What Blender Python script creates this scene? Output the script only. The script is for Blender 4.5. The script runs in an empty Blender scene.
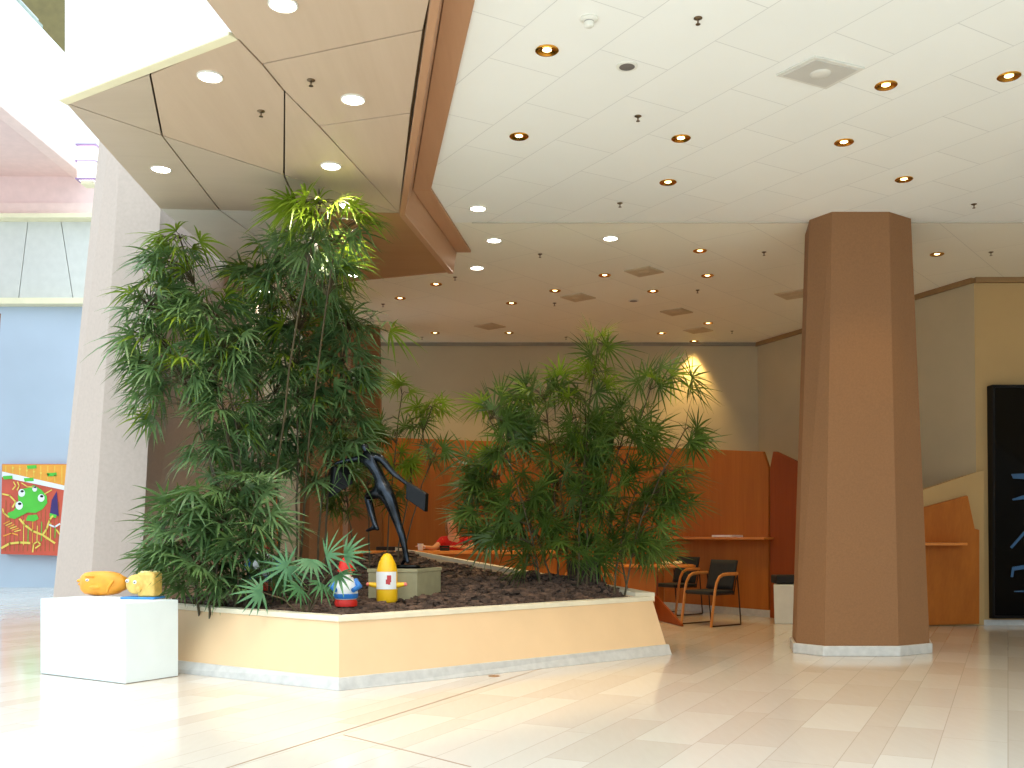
import bpy, math, random
from mathutils import Vector, Matrix, noise
random.seed(7)
R = math.radians
scene = bpy.context.scene
col = scene.collection
FPX, HZ, HC = 1000.0, 533.0, 1.2          # focal length (px), horizon row, eye height (m)

def P(x, y, Y):                            # picture ray at depth Y
    return Vector(((x - 512) / FPX * Y, Y, HC - (y - HZ) / FPX * Y))
def Z(x, y, z):                            # picture ray meeting height z
    Y = (HC - z) * FPX / (y - HZ)
    return Vector(((x - 512) / FPX * Y, Y, z))
def F(x, y): return Z(x, y, 0.0)
ZC = 4.3                                   # tiled ceiling
ZS = 4.1                                   # wood soffit

# ------------------------------------------------------------------ materials
def lin(c):
    return tuple((v / 255 / 12.92) if v / 255 <= .04045 else ((v / 255 + .055) / 1.055) ** 2.4 for v in c) + (1,)
class NT:
    def __init__(s, name):
        s.m = bpy.data.materials.new(name); s.m.use_nodes = True
        s.t = s.m.node_tree; s.b = s.t.nodes['Principled BSDF']
    def n(s, typ, **kw):
        nd = s.t.nodes.new(typ)
        for k, v in kw.items():
            if k in nd.inputs.keys(): s.put(nd.inputs[k], v)
            else: setattr(nd, k, v)
        return nd
    def put(s, sock, v):
        if isinstance(v, bpy.types.NodeSocket): s.t.links.new(v, sock)
        else: sock.default_value = v
    def math(s, op, a, b=None, c=None):
        nd = s.t.nodes.new('ShaderNodeMath'); nd.operation = op
        for i, v in enumerate((a, b, c)):
            if v is not None: s.put(nd.inputs[i], v)
        return nd.outputs[0]
    def mix(s, f, a, b, blend='MIX'):
        nd = s.t.nodes.new('ShaderNodeMix'); nd.data_type = 'RGBA'; nd.blend_type = blend
        s.put(nd.inputs[0], f); s.put(nd.inputs[6], a); s.put(nd.inputs[7], b)
        return nd.outputs[2]
    def ramp(s, f, stops):
        nd = s.t.nodes.new('ShaderNodeValToRGB'); s.put(nd.inputs[0], f)
        e = nd.color_ramp.elements
        while len(e) < len(stops): e.new(.5)
        for k, (p, c) in enumerate(stops): e[k].position = p; e[k].color = c
        return nd.outputs[0]
    def noise(s, vec, scale, detail=3, rough=.5):
        nd = s.n('ShaderNodeTexNoise', Scale=scale, Detail=detail, Roughness=rough)
        if vec is not None: s.put(nd.inputs['Vector'], vec)
        return nd.outputs[0]
    def coord(s, kind='Object', rot=None, scale=None, loc=None):
        o = s.n('ShaderNodeTexCoord').outputs[kind]
        if rot is None and scale is None and loc is None: return o
        mp = s.n('ShaderNodeMapping'); s.put(mp.inputs['Vector'], o)
        if rot: mp.inputs['Rotation'].default_value = rot
        if scale: mp.inputs['Scale'].default_value = scale
        if loc: mp.inputs['Location'].default_value = loc
        return mp.outputs[0]
    def bump(s, h, st=.2, d=.01):
        nd = s.n('ShaderNodeBump', Strength=st, Distance=d, Height=h)
        s.put(s.b.inputs['Normal'], nd.outputs[0])
    def set(s, **kw):
        for k, v in kw.items(): s.put(s.b.inputs[k.replace('_', ' ')], v)
        return s.m

def plain(name, c, rough=.6, metal=0, var=.06, scale=6, spec=.5, bump=0):
    t = NT(name); c = lin(c)
    f = t.noise(t.coord(), scale, 4)
    d = tuple(v * (1 - 2 * var) for v in c[:3]) + (1,)
    l = tuple(min(1, v * (1 + 2 * var)) for v in c[:3]) + (1,)
    t.set(Base_Color=t.ramp(f, [(.3, d), (.7, l)]), Roughness=rough, Metallic=metal, Specular_IOR_Level=spec)
    if bump: t.bump(t.noise(t.coord(), 90, 2), bump, .004)
    return t.m
def wood(name, c1, c2, rough=.4, axis='Z', scale=9.0):
    t = NT(name)
    sc = {'Z': (1, 1, .06), 'X': (.06, 1, 1), 'Y': (1, .06, 1)}[axis]
    v = t.coord(scale=sc)
    f = t.noise(v, scale, 5, .6); g = t.noise(v, scale * 7, 2, .5)
    m = t.math('ADD', t.math('MULTIPLY', f, .75), t.math('MULTIPLY', g, .25))
    t.set(Base_Color=t.ramp(m, [(.3, lin(c1)), (.7, lin(c2))]), Roughness=rough, Specular_IOR_Level=.3)
    return t.m
def emit(name, c, st):
    t = NT(name)
    t.set(Base_Color=lin(c), Emission_Color=lin(c), Emission_Strength=st, Roughness=.4)
    return t.m

def floor_mat():
    t = NT('stone_planks')
    a = math.atan((1008 - 512) / FPX)       # planks run along this bearing
    xyz = t.n('ShaderNodeSeparateXYZ'); t.put(xyz.inputs[0], t.coord('Object', rot=(0, 0, a)))
    v = t.math('ADD', xyz.outputs[0], 60.0); u = t.math('ADD', xyz.outputs[1], 60.0)
    per = .80
    vm = t.math('MODULO', v, per); base = t.math('FLOOR', t.math('DIVIDE', v, per))
    g1 = t.math('GREATER_THAN', vm, .18); g2 = t.math('GREATER_THAN', vm, .45)
    row = t.math('ADD', t.math('MULTIPLY', base, 3.0), t.math('ADD', g1, g2))
    def wn(x, y=0.0, z=0.0):
        cb = t.n('ShaderNodeCombineXYZ'); t.put(cb.inputs[0], x); t.put(cb.inputs[1], y); t.put(cb.inputs[2], z)
        w = t.n('ShaderNodeTexWhiteNoise'); t.put(w.inputs['Vector'], cb.outputs[0]); return w.outputs['Value']
    ln = t.math('ADD', .85, t.math('MULTIPLY', wn(row, 3.3), .5))
    uu = t.math('DIVIDE', t.math('ADD', u, t.math('MULTIPLY', wn(row), 3.0)), ln)
    cid = t.math('FLOOR', uu); uf = t.math('FRACT', uu)
    rnd = wn(row, cid, 1.7)
    dv = t.math('MINIMUM', t.math('MINIMUM', t.math('ABSOLUTE', t.math('SUBTRACT', vm, .18)), t.math('ABSOLUTE', t.math('SUBTRACT', vm, .45))),
                t.math('MINIMUM', vm, t.math('SUBTRACT', per, vm)))
    du = t.math('MULTIPLY', t.math('MINIMUM', uf, t.math('SUBTRACT', 1.0, uf)), ln)
    joint = t.math('LESS_THAN', t.math('MINIMUM', dv, du), .0022)
    gr = t.noise(t.coord('Object', rot=(0, 0, a), scale=(6, .9, 1)), 4, 4, .6)
    f = t.math('ADD', t.math('MULTIPLY', rnd, .7), t.math('MULTIPLY', gr, .3))
    c = t.ramp(f, [(.1, lin((204, 191, 176))), (.5, lin((211, 200, 187))), (.9, lin((217, 208, 196)))])
    c = t.mix(t.math('MULTIPLY', joint, .4), c, lin((130, 108, 86)))
    t.set(Base_Color=c, Roughness=t.math('ADD', .09, t.math('MULTIPLY', gr, .07)), Specular_IOR_Level=.7)
    return t.m
def tile_mat(name, bearing, phase, c=(232, 229, 220), row=.56, wid=.92):
    t = NT(name)
    v = t.coord('Object', rot=(0, 0, -(math.pi / 2 - bearing)), loc=None)
    mp = t.n('ShaderNodeMapping'); t.put(mp.inputs['Vector'], v); mp.inputs['Location'].default_value = phase
    br = t.n('ShaderNodeTexBrick', offset=.5, Scale=1.0)
    t.put(br.inputs['Vector'], mp.outputs[0])
    br.inputs['Color1'].default_value = lin(c); br.inputs['Color2'].default_value = lin(tuple(x - 3 for x in c))
    br.inputs['Mortar'].default_value = lin(tuple(int(x * .88) for x in c))
    br.inputs['Mortar Size'].default_value = .0035; br.inputs['Brick Width'].default_value = wid; br.inputs['Row Height'].default_value = row
    br.inputs['Mortar Smooth'].default_value = .2
    n = t.noise(t.coord(), 1.3, 3)
    t.set(Base_Color=t.mix(.05, br.outputs['Color'], t.ramp(n, [(.3, lin((190, 185, 172))), (.7, lin((240, 238, 230)))])), Roughness=.8)
    return t.m
def leaf_mat(name, c1, c2, trans=.25):
    t = NT(name)
    f = t.noise(t.coord(), 4.5, 3)
    c = t.ramp(f, [(.3, lin(c1)), (.7, lin(c2))])
    t.set(Base_Color=c, Roughness=.42, Specular_IOR_Level=.4)
    tr = t.n('ShaderNodeBsdfTranslucent'); t.put(tr.inputs['Color'], t.mix(.5, c, lin((130, 160, 40))))
    mx = t.n('ShaderNodeMixShader', Fac=trans)
    t.put(mx.inputs[1], t.b.outputs[0]); t.put(mx.inputs[2], tr.outputs[0])
    t.t.links.new(mx.outputs[0], t.t.nodes['Material Output'].inputs[0])
    return t.m

M = {}
M['floor'] = floor_mat()
A_NEAR = math.atan((-80 - 512) / FPX); A_FAR = math.atan((1310 - 512) / FPX)
M['tile_near'] = tile_mat('ceiling_tiles', A_NEAR, (.29, .39, 0), c=(243, 243, 238))
M['tile_far'] = tile_mat('rear_ceiling_tiles', A_FAR, (.2, .1, 0), c=(242, 238, 222), row=.75, wid=1.5)
M['white'] = plain('white_paint', (238, 238, 236), .6, var=.02)
M['paint_wall'] = plain('greige_wall_paint', (192, 176, 144), .75, var=.02, scale=2)
M['paint_warm'] = plain('cream_wall_paint', (192, 158, 106), .75, var=.02, scale=2)
M['pink'] = plain('pink_plaster', (230, 200, 194), .7, var=.02)
M['pinkband'] = plain('pale_pink_plaster', (236, 208, 200), .7, var=.02)
M['blue'] = plain('pale_blue_wall', (178, 192, 208), .6, var=.03, scale=.5)
M['cream'] = plain('cream_moulding', (232, 224, 190), .5, var=.02)
M['column'] = plain('brown_column_fabric', (138, 97, 62), .85, var=.035, scale=60, bump=.25)
M['pier'] = plain('taupe_column_plaster', (184, 166, 154), .85, var=.02, scale=30, bump=.15)
M['planter'] = plain('apricot_planter_render', (226, 192, 150), .7, var=.015, scale=3)
M['stone'] = plain('grey_white_marble', (196, 194, 190), .35, var=.05, scale=14)
M['soffit'] = wood('pale_maple_veneer', (192, 168, 144), (202, 179, 156), .42, 'Y', 5)
M['soffit_grey'] = wood('pale_maple_veneer_crossgrain', (186, 168, 148), (194, 177, 157), .42, 'X', 5)  # slightly greyer tone, carries the shade of the lower facets in its colour
M['soffit_shaded'] = wood('shaded_maple_veneer', (166, 124, 84), (178, 136, 96), .42, 'X', 5)  # same veneer darkened: shade on the right rear panel painted into the colour
M['fascia'] = wood('beech_fascia_veneer', (178, 134, 102), (190, 147, 114), .35, 'Y', 6)
M['gap'] = plain('dark_joint', (84, 62, 34), .8)
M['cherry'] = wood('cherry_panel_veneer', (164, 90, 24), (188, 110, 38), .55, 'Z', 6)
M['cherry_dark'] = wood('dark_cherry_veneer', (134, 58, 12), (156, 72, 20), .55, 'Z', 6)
M['beech'] = wood('beech_bentwood', (196, 124, 60), (214, 144, 78), .35, 'Z', 14)
M['tabletop'] = wood('orange_table_veneer', (206, 124, 50), (222, 140, 64), .3, 'X', 6)
M['black'] = plain('black_upholstery', (24, 24, 28), .75, var=.1, scale=40)
M['black_metal'] = plain('dark_brown_steel', (58, 34, 22), .35, .6)
M['glass_black'] = plain('black_door_glass', (6, 7, 9), .08, var=.1, spec=.15)
M['gold'] = plain('gold_reflector', (226, 170, 70), .22, 1.0, var=.05, scale=20)
M['bulb'] = emit('warm_lamp_glow', (255, 222, 150), 7)
M['disc'] = emit('white_lamp_glow', (255, 250, 236), 14)
M['chrome'] = plain('bronzed_metal', (120, 104, 84), .3, .9)
M['plastic'] = plain('white_plastic', (226, 224, 214), .5, var=.02)
M['grille'] = plain('grey_grille', (150, 146, 140), .6, var=.05, scale=60)
M['vent'] = plain('vent_grey_enamel', (214, 211, 202), .6, var=.03)
M['ventbrown'] = plain('tan_vent_enamel', (196, 178, 148), .7, var=.04)
M['bronze'] = plain('dark_bronze_patina', (54, 58, 64), .24, .9, var=.25, scale=9)
M['bronze_case'] = plain('black_bronze', (22, 22, 24), .4, .6, var=.2, scale=9)
M['plinth'] = plain('sage_stone_block', (150, 144, 112), .7, var=.05, scale=9)
M['yellow'] = plain('yellow_painted_plastic', (236, 184, 20), .4, var=.03)
M['red'] = plain('red_paint', (206, 34, 22), .5, var=.05)
M['shirt'] = plain('red_shirt_cotton', (204, 26, 24), .85, var=.08, scale=12)
M['label_white'] = plain('white_label', (232, 232, 232), .5, var=.02)
M['bluepaint'] = plain('blue_paint', (40, 120, 200), .45, var=.05)
M['skin'] = plain('skin', (222, 160, 120), .55, var=.04)
M['trousers'] = plain('dark_navy_cloth', (34, 36, 48), .85)
M['hair'] = plain('brown_blonde_hair', (150, 104, 52), .55, var=.2, scale=60)
M['orange'] = plain('orange_painted_papier', (244, 160, 44), .5, var=.06, scale=16)
M['cheese'] = plain('cheese_yellow_papier', (226, 184, 96), .6, var=.08, scale=22)
M['pupil'] = plain('dark_pupil', (24, 24, 30), .4)
M['mulch'] = plain('bark_mulch_soil', (36, 26, 20), .95, var=.3, scale=30, bump=.8)
M['chip'] = plain('bark_chip', (84, 64, 52), .9, var=.35, scale=9)
M['cane'] = plain('bamboo_like_cane', (74, 62, 34), .6, var=.2, scale=20)
M['leaf_dark'] = leaf_mat('narrow_dark_leaf', (60, 92, 52), (108, 136, 84), .2)
M['leaf_fan'] = leaf_mat('fan_palm_leaf', (50, 76, 28), (92, 116, 46), .2)
M['leaf_blue'] = leaf_mat('bluish_palm_leaf', (52, 100, 62), (92, 140, 96))
M['leaf_lit'] = leaf_mat('lamplit_yellow_leaf', (96, 124, 24), (140, 160, 44), .35)  # downlight glow on the palm tops, put into the leaf colour

# ------------------------------------------------------------------ mesh building
class MB:
    def __init__(s): s.v = []; s.f = []; s.mi = []
    def add(s, vs, fs, mi=0):
        o = len(s.v); s.v += [Vector(v) for v in vs]
        s.f += [tuple(i + o for i in f) for f in fs]; s.mi += [mi] * len(fs); return s
    def poly(s, pts, mi=0): return s.add(pts, [tuple(range(len(pts)))], mi)
    def loft(s, rings, mi=0, closed=True, cap=True):
        n = len(rings[0]); vs = [p for r in rings for p in r]; fs = []
        for k in range(len(rings) - 1):
            for i in range(n if closed else n - 1):
                j = (i + 1) % n
                fs.append((k * n + i, k * n + j, (k + 1) * n + j, (k + 1) * n + i))
        if cap and closed:
            fs.append(tuple(range(n - 1, -1, -1))); fs.append(tuple((len(rings) - 1) * n + i for i in range(n)))
        return s.add(vs, fs, mi)
    def prism(s, poly, z0, z1, mi=0):
        return s.loft([[Vector((p[0], p[1], z0)) for p in poly], [Vector((p[0], p[1], z1)) for p in poly]], mi)
    def box(s, c, d, mat=None, mi=0):
        x, y, z = d[0] / 2, d[1] / 2, d[2] / 2
        q = [Vector((a * x, b * y, e * z)) for e in (-1, 1) for a, b in ((-1, -1), (1, -1), (1, 1), (-1, 1))]
        if mat: q = [mat @ p for p in q]
        q = [p + Vector(c) for p in q]
        return s.add(q, [(3, 2, 1, 0), (4, 5, 6, 7), (0, 1, 5, 4), (1, 2, 6, 5), (2, 3, 7, 6), (3, 0, 4, 7)], mi)
    def slab(s, a, b, z0, z1, th, mi=0):    # upright board from a to b (plan), thickness th to its left
        a = Vector(a[:2]); b = Vector(b[:2]); d = (b - a).normalized(); n = Vector((-d.y, d.x)) * th
        return s.prism([a, b, b + n, a + n], z0, z1, mi)
    def tube(s, pts, rad, seg=8, mi=0, flat=None):
        pts = [Vector(p) for p in pts]; rings = []
        if not isinstance(rad, (list, tuple)): rad = [rad] * len(pts)
        ref = None
        for k, p in enumerate(pts):
            t = (pts[min(k + 1, len(pts) - 1)] - pts[max(k - 1, 0)]).normalized()
            if ref is None: ref = t.orthogonal().normalized() if flat is None else Vector(flat)
            u = (ref - t * ref.dot(t)).normalized(); w = t.cross(u)
            if flat is None: ref = u
            ry = rad[k] if not isinstance(rad[k], tuple) else rad[k][1]
            rx = rad[k] if not isinstance(rad[k], tuple) else rad[k][0]
            rings.append([p + u * rx * math.cos(2 * math.pi * i / seg) + w * ry * math.sin(2 * math.pi * i / seg) for i in range(seg)])
        return s.loft(rings, mi)
    def lathe(s, prof, c=(0, 0, 0), seg=24, mi=0, cap=True, mat=None):
        c = Vector(c); rings = []
        for r, z in prof:
            ring = [Vector((r * math.cos(2 * math.pi * i / seg), r * math.sin(2 * math.pi * i / seg), z)) for i in range(seg)]
            if mat: ring = [mat @ p for p in ring]
            rings.append([p + c for p in ring])
        return s.loft(rings, mi, cap=cap)
    def ball(s, c, r, seg=14, rings=9, mi=0, mat=None):
        if not isinstance(r, (tuple, list)): r = (r, r, r)
        c = Vector(c); rr = []
        for k in range(rings + 1):
            a = -math.pi / 2 + math.pi * k / rings; ca = max(math.cos(a), .02)
            ring = [Vector((r[0] * ca * math.cos(2 * math.pi * i / seg), r[1] * ca * math.sin(2 * math.pi * i / seg), r[2] * math.sin(a))) for i in range(seg)]
            if mat: ring = [mat @ p for p in ring]
            rr.append([p + c for p in ring])
        return s.loft(rr, mi)
    def build(s, name, mats, parent=None, smooth=None, bevel=0, seg=2):
        if not isinstance(mats, (list, tuple)): mats = [mats]
        off = wl(parent) if parent else Vector((0, 0, 0))
        me = bpy.data.meshes.new(name)
        me.from_pydata([tuple(v - off) for v in s.v], [], s.f)
        for m in mats: me.materials.append(m)
        if len(mats) > 1: me.polygons.foreach_set('material_index', s.mi)
        me.update()
        if smooth:
            me.shade_smooth()
            if smooth < 179: me.set_sharp_from_angle(angle=R(smooth))
        o = bpy.data.objects.new(name, me); col.objects.link(o)
        if parent: o.parent = parent
        if bevel:
            b = o.modifiers.new('edge', 'BEVEL'); b.width = bevel; b.segments = seg; b.limit_method = 'ANGLE'; b.angle_limit = R(40)
        return o
def wl(o):
    v = Vector((0, 0, 0))
    while o: v += o.location; o = o.parent
    return v
def tag(o, label=None, cat=None, group=None, kind=None):
    if label: o['label'] = label
    if cat: o['category'] = cat
    if group: o['group'] = group
    if kind: o['kind'] = kind
    return o
def thing(name, label, cat, loc=(0, 0, 0), group=None):
    o = bpy.data.objects.new(name, None); o.empty_display_size = .1; col.objects.link(o); o.location = loc
    return tag(o, label, cat, group)
def struct(o, label=None, cat=None): return tag(o, label, cat, kind='structure')
def dup(root, loc=None, rz=None, label=None, group=None):
    r = root.copy(); col.objects.link(r)
    if loc is not None: r.location = loc
    if rz is not None: r.rotation_euler = (0, 0, rz)
    if label: r['label'] = label
    if group: r['group'] = group
    for ch in list(root.children):
        c = ch.copy(); col.objects.link(c); c.parent = r
        for g in list(ch.children):
            d = g.copy(); col.objects.link(d); d.parent = c
    return r

# ------------------------------------------------------------------ the room shell
struct(MB().poly([(-16, -9, 0), (12, -9, 0), (12, 26, 0), (-16, 26, 0)]).build('floor', M['floor']))

fj = MB()
for a, b in ((F(225, 769), F(572, 659)), (F(343, 735), F(470, 767))):
    fj.slab(a, b, -.002, .0012, .011)
struct(fj.build('trim_12', plain('floor_joint', (150, 122, 98), .6)))
# soffit outline (wood veneer panels), each panel a facet with a narrow dark joint
def S(x, y, z=ZS): return Z(x, y, z)
sp = dict(T=S(65, 103), E1=S(235, 38), E2=S(205, 0), N1=S(430, 0), C=S(399, 213), BR=S(448, 272), BM=S(335, 283), BL=S(224, 262), FL=S(160, 209, 4.2),
          G=S(150, 74.5), H=S(162, 135.5), K=S(284, 175), D0=S(239, 40), D1=S(262, 64), D2=S(285, 92), D3=S(319, 126), Q1=S(423.5, 30), Q2=S(411, 113), V=S(220, 210.5, 4.18),
          W=S(256, 236, 4.14), X=S(300, 212, 4.15))
near = Vector((-.10, 3.6, ZS)); nearl = Vector((-1.75, 3.6, ZS))
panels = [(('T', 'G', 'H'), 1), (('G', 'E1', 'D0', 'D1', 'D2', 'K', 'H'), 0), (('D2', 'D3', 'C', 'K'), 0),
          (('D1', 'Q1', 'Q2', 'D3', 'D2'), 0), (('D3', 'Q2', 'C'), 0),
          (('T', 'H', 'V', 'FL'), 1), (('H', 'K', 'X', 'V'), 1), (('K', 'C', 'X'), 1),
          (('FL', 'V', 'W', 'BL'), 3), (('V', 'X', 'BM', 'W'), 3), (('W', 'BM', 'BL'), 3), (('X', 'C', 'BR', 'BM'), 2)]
mb = MB()
def inset(pts, d):
    c = sum(pts, Vector()) / len(pts); n = len(pts); out = []
    area = sum(pts[i].x * pts[(i + 1) % n].y - pts[(i + 1) % n].x * pts[i].y for i in range(n))
    sg = 1 if area > 0 else -1
    for i in range(n):
        a, b, e = pts[i - 1], pts[i], pts[(i + 1) % n]
        d1 = (b - a).to_2d().normalized(); d2 = (e - b).to_2d().normalized()
        n1 = Vector((-d1.y, d1.x)) * sg; n2 = Vector((-d2.y, d2.x)) * sg
        k = 1 + n1.dot(n2); mv = (n1 + n2) / max(k, .35) * d
        out.append(Vector((b.x + mv.x, b.y + mv.y, b.z)))
    return out
def panel(pts, mi):
    q = inset(pts, .007); up = Vector((0, 0, .03))
    mb.loft([q, [p + up for p in q]], mi)
    mb.poly([p + up * .8 for p in inset(pts, -.012)], 4)
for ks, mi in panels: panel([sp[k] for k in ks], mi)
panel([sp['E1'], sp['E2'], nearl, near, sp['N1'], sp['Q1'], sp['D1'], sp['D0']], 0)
M['soffit_lit'] = wood('lit_maple_veneer', (214, 206, 194), (222, 214, 202), .42, 'X', 5)  # same veneer lightened: atrium light on the left rear panels painted in
soff = struct(mb.build('soffit', [M['soffit'], M['soffit_grey'], M['soffit_shaded'], M['soffit_lit'], M['gap']]))

# stepped wood fascia between soffit and tiled ceiling
def ray2(px): return None
o0, o1, o2 = Z(474, 0, ZC), Z(431, 187, ZC), Z(471, 250, ZC)      # outer edge of the flat band
g0, g1, g2 = Z(443, 0, ZC), Z(413, 187, ZC), Z(457, 250, ZC)      # inner edge (dark joint)
ext = lambda a, b, k: a + (a - b).normalized() * k
o00 = ext(o0, o1, 2.3); g00 = ext(g0, g1, 2.3)
s0, s1, s2 = sp['N1'], sp['C'], sp['BR']
s00 = ext(s0, s1, 1.5)
band = MB()
for a, b, c, d in ((o00, o1, g1, g00), (o1, o2, g2, g1)):
    z1 = Vector((0, 0, -.028)); band.loft([[a + z1, b + z1, c + z1, d + z1], [a, b, c, d]])
struct(band.build('trim_1', M['fascia'], bevel=.004))
up = Vector((0, 0, 1))
def shift(p, dx): return p + Vector((dx, 0, 0))
fas = MB()                                                          # vertical riser
def lift(p, z): return Vector((p.x, p.y, z))
e0, e1, e2 = shift(s00, .05), shift(s1, .055), shift(s2, .06)
fas.poly([lift(e0, ZS), lift(e1, ZS), lift(g1, ZC), lift(g00, ZC)])
fas.poly([lift(e1, ZS), lift(e2, ZS), lift(g2, ZC), lift(g1, ZC)])
bb = sp['BM']
fas.poly([lift(e2, ZS), lift(bb, ZS), lift(bb, ZC), lift(g2, ZC)])
fas.poly([lift(bb, ZS), lift(sp['BL'], ZS), lift(sp['BL'], ZC), lift(bb, ZC)])
struct(fas.build('trim_2', M['fascia']))
edge = MB()                                                         # little moulding under the riser
for a, b, c, d in ((s00, s1, e1, e0), (s1, s2, e2, e1)):
    dn = Vector((0, 0, -.02)); edge.loft([[a + dn, b + dn, c + dn, d + dn], [a + up * .02, b + up * .02, c + up * .02, d + up * .02]])
struct(edge.build('trim_3', M['fascia'], bevel=.004))

# white parapet over the soffit's front edge, with cream moulding at its foot
T, E1, E2 = sp['T'], sp['E1'], sp['E2']
par = MB()
pl = [T, E1, Vector((E1.x - .06, 3.6, ZS)), Vector((E1.x + .2, 3.6, ZS)), E1 + Vector((.2, .1, 0)), T + Vector((.25, .25, 0)), sp['FL'] + Vector((.2, .1, 0)), sp['FL']]
pl = [p.to_2d() for p in pl]
par.prism([pl[0], pl[1], pl[4], pl[5]], ZS + .026, 5.9); par.prism([pl[1], pl[2], pl[3], pl[4]], ZS + .035, 5.9); par.prism([pl[0], pl[5], pl[6], pl[7]], ZS + .16, 5.9)
struct(par.build('wall_upper_parapet', M['white']))
d = (T - E1).normalized(); n = Vector((-d.y, d.x, 0)) * .025
cm = MB().prism([(T + d * .02 - n).to_2d(), (E1 - n).to_2d(), (E1 + n * 2).to_2d(), (T + n * 2).to_2d()], ZS - .004, ZS + .024)
struct(cm.build('trim_4', M['cream'], bevel=.006))
# slab over the whole storey (keeps the sky out), cut away over the atrium
tl = sp['FL'].to_2d()
slab = MB().prism([(12, 4.0), (12, 24), (-3.0, 24), (-3.0, 12), tl + Vector((.25, .5)), T.to_2d() + Vector((.25, .3)), E1.to_2d() + Vector((.2, .1)), (-1.5, 4.0)], 4.42, 4.8)
struct(slab.build('ceiling_slab', M['white']))

# tiled ceiling: near field and rear field meet in a straight seam
SY = 3.1 / .3105
def seam(x): return Vector((x, SY + .0 * x, ZC))
ot = o1 + (o2 - o1) * ((SY - o1.y) / (o2.y - o1.y))
cn = MB().poly([o00, o1, ot, seam(12), Vector((12, 3.9, ZC)), Vector((o00.x + .05, 3.9, ZC))][::-1])
struct(cn.build('ceiling', M['tile_near']))
cf = MB().poly([ot, o2, g2, lift(bb, ZC), lift(sp['BL'], ZC), Vector((-3.3, 11.6, ZC)), Vector((-4.2, 13, ZC)), Vector((-5.4, 17, ZC)), Vector((12, 17, ZC)), seam(12)])
struct(cf.build('ceiling_rear', M['tile_far']))
struct(MB().box((5.8, SY, ZC - .003), (12.4, .012, .006)).build('trim_5', plain('ceiling_seam_grey', (170, 164, 150), .8)))

def mixw(a, b, t): return a + (b - a) * t
# back wall, canted right wall, front-facing right wall
WB = 16.3
bw = MB().slab((9, WB), (-5.3, WB), 0, ZC, -.2)
struct(bw.build('wall_back', M['paint_wall']))
c0 = Vector((4.0, WB, ZC)); c1 = Z(974, 278, ZC); c2 = Z(1040, 277, ZC)
f0 = Vector((4.05, WB, 0)); f1 = F(978, 625); f2 = F(1040, 625)
c3 = c2 + Vector((6, 0, 0)); f3 = f2 + Vector((6, 0, 0))
wr = MB(); NW = 16
for dv_ in (Vector(), Vector((.3, .3, 0))):
    g_ = [mixw(mixw(f0, f1, i / NW), mixw(c0, c1, i / NW), j / NW) + dv_ for i in range(NW + 1) for j in range(NW + 1)]
    wr.add(g_, [(i * (NW + 1) + j, (i + 1) * (NW + 1) + j, (i + 1) * (NW + 1) + j + 1, i * (NW + 1) + j + 1) for i in range(NW) for j in range(NW)])
struct(wr.build('wall_right', M['paint_wall'], smooth=179))
struct(MB().loft([[f1, f3, f3 + Vector((0, .3, 0)), f1 + Vector((.2, .3, 0))], [c1, c3, c3 + Vector((0, .3, 0)), c1 + Vector((.2, .3, 0))]]).build('wall_front_right', M['paint_warm']))
struct(MB().slab((9.5, 13.5), (9.5, 2), 0, ZC, -.2).build('wall_far_right', M['paint_warm']))
def wtrim(a, b, th, h, nm, m, z0):
    a = Vector(a[:2]); b = Vector(b[:2]); d = (b - a).normalized(); n = Vector((d.y, -d.x)) * th
    return struct(MB().prism([a, b, b + n, a + n], z0, z0 + h).build(nm, m))
M['cornice'] = plain('brown_cornice', (150, 116, 74), .6)
wtrim(c0, c1, .05, .06, 'trim_6', M['cornice'], ZC - .061); wtrim(c1, c3, .05, .06, 'trim_7', M['cornice'], ZC - .061)
wtrim((-5.3, WB), (4.0, WB), .04, .05, 'trim_8', plain('grey_cornice', (140, 130, 112), .6), ZC - .051)
wtrim(f1, f3, .02, .07, 'baseboard_right', M['stone'], 0)

# ------------------------------------------------------------------ columns
def octa(c, hw, hd, ch):
    x, y = c; return [(x - hw + ch, y - hd), (x + hw - ch, y - hd), (x + hw, y - hd + ch), (x + hw, y + hd - ch), (x + hw - ch, y + hd), (x - hw + ch, y + hd), (x - hw, y + hd - ch), (x - hw, y - hd + ch)]
def col_ring(fr, z):    # front edge pixel columns -> octagon ring in plan (front face, two cants)
    return [Vector((x, y, z)) for x, y in fr]
def tapered(name, bot, top, z1, mat, label, plinth=.10, z0=0.0, pm=None):
    t = thing(name, label, 'column', (sum(p[0] for p in bot) / len(bot), sum(p[1] for p in bot) / len(bot), z0)); t['kind'] = 'structure'
    MB().loft([[Vector((p[0], p[1], z0)) for p in bot], [Vector((p[0], p[1], z1)) for p in top]]).build('shaft', mat, t)
    c = Vector((sum(p[0] for p in bot) / len(bot), sum(p[1] for p in bot) / len(bot)))
    q = [c + (Vector(p) - c) * 1.035 for p in bot]
    if plinth: MB().prism(q, z0, z0 + plinth).build('plinth', M['stone'], t, bevel=.008)
    return t
def X(px, Y): return (px - 512) / FPX * Y
bot = [(X(824.5, 9.75), 9.75), (X(899, 9.75), 9.75), (X(930, 10.0), 10.0), (X(926, 10.75), 10.75), (X(900, 11.1), 11.1), (X(835, 11.1), 11.1), (X(792, 10.6), 10.6), (X(795.5, 10.02), 10.02)]
top = [(X(832, 9.65), 9.65), (X(889, 9.65), 9.65), (X(911, 9.86), 9.86), (X(908, 10.4), 10.4), (X(885, 10.7), 10.7), (X(840, 10.7), 10.7), (X(805, 10.4), 10.4), (X(809.5, 9.9), 9.9)]
tapered('column', bot, top, ZC, M['column'], 'brown tapered octagonal column with pale stone plinth right of the planter')
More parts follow.
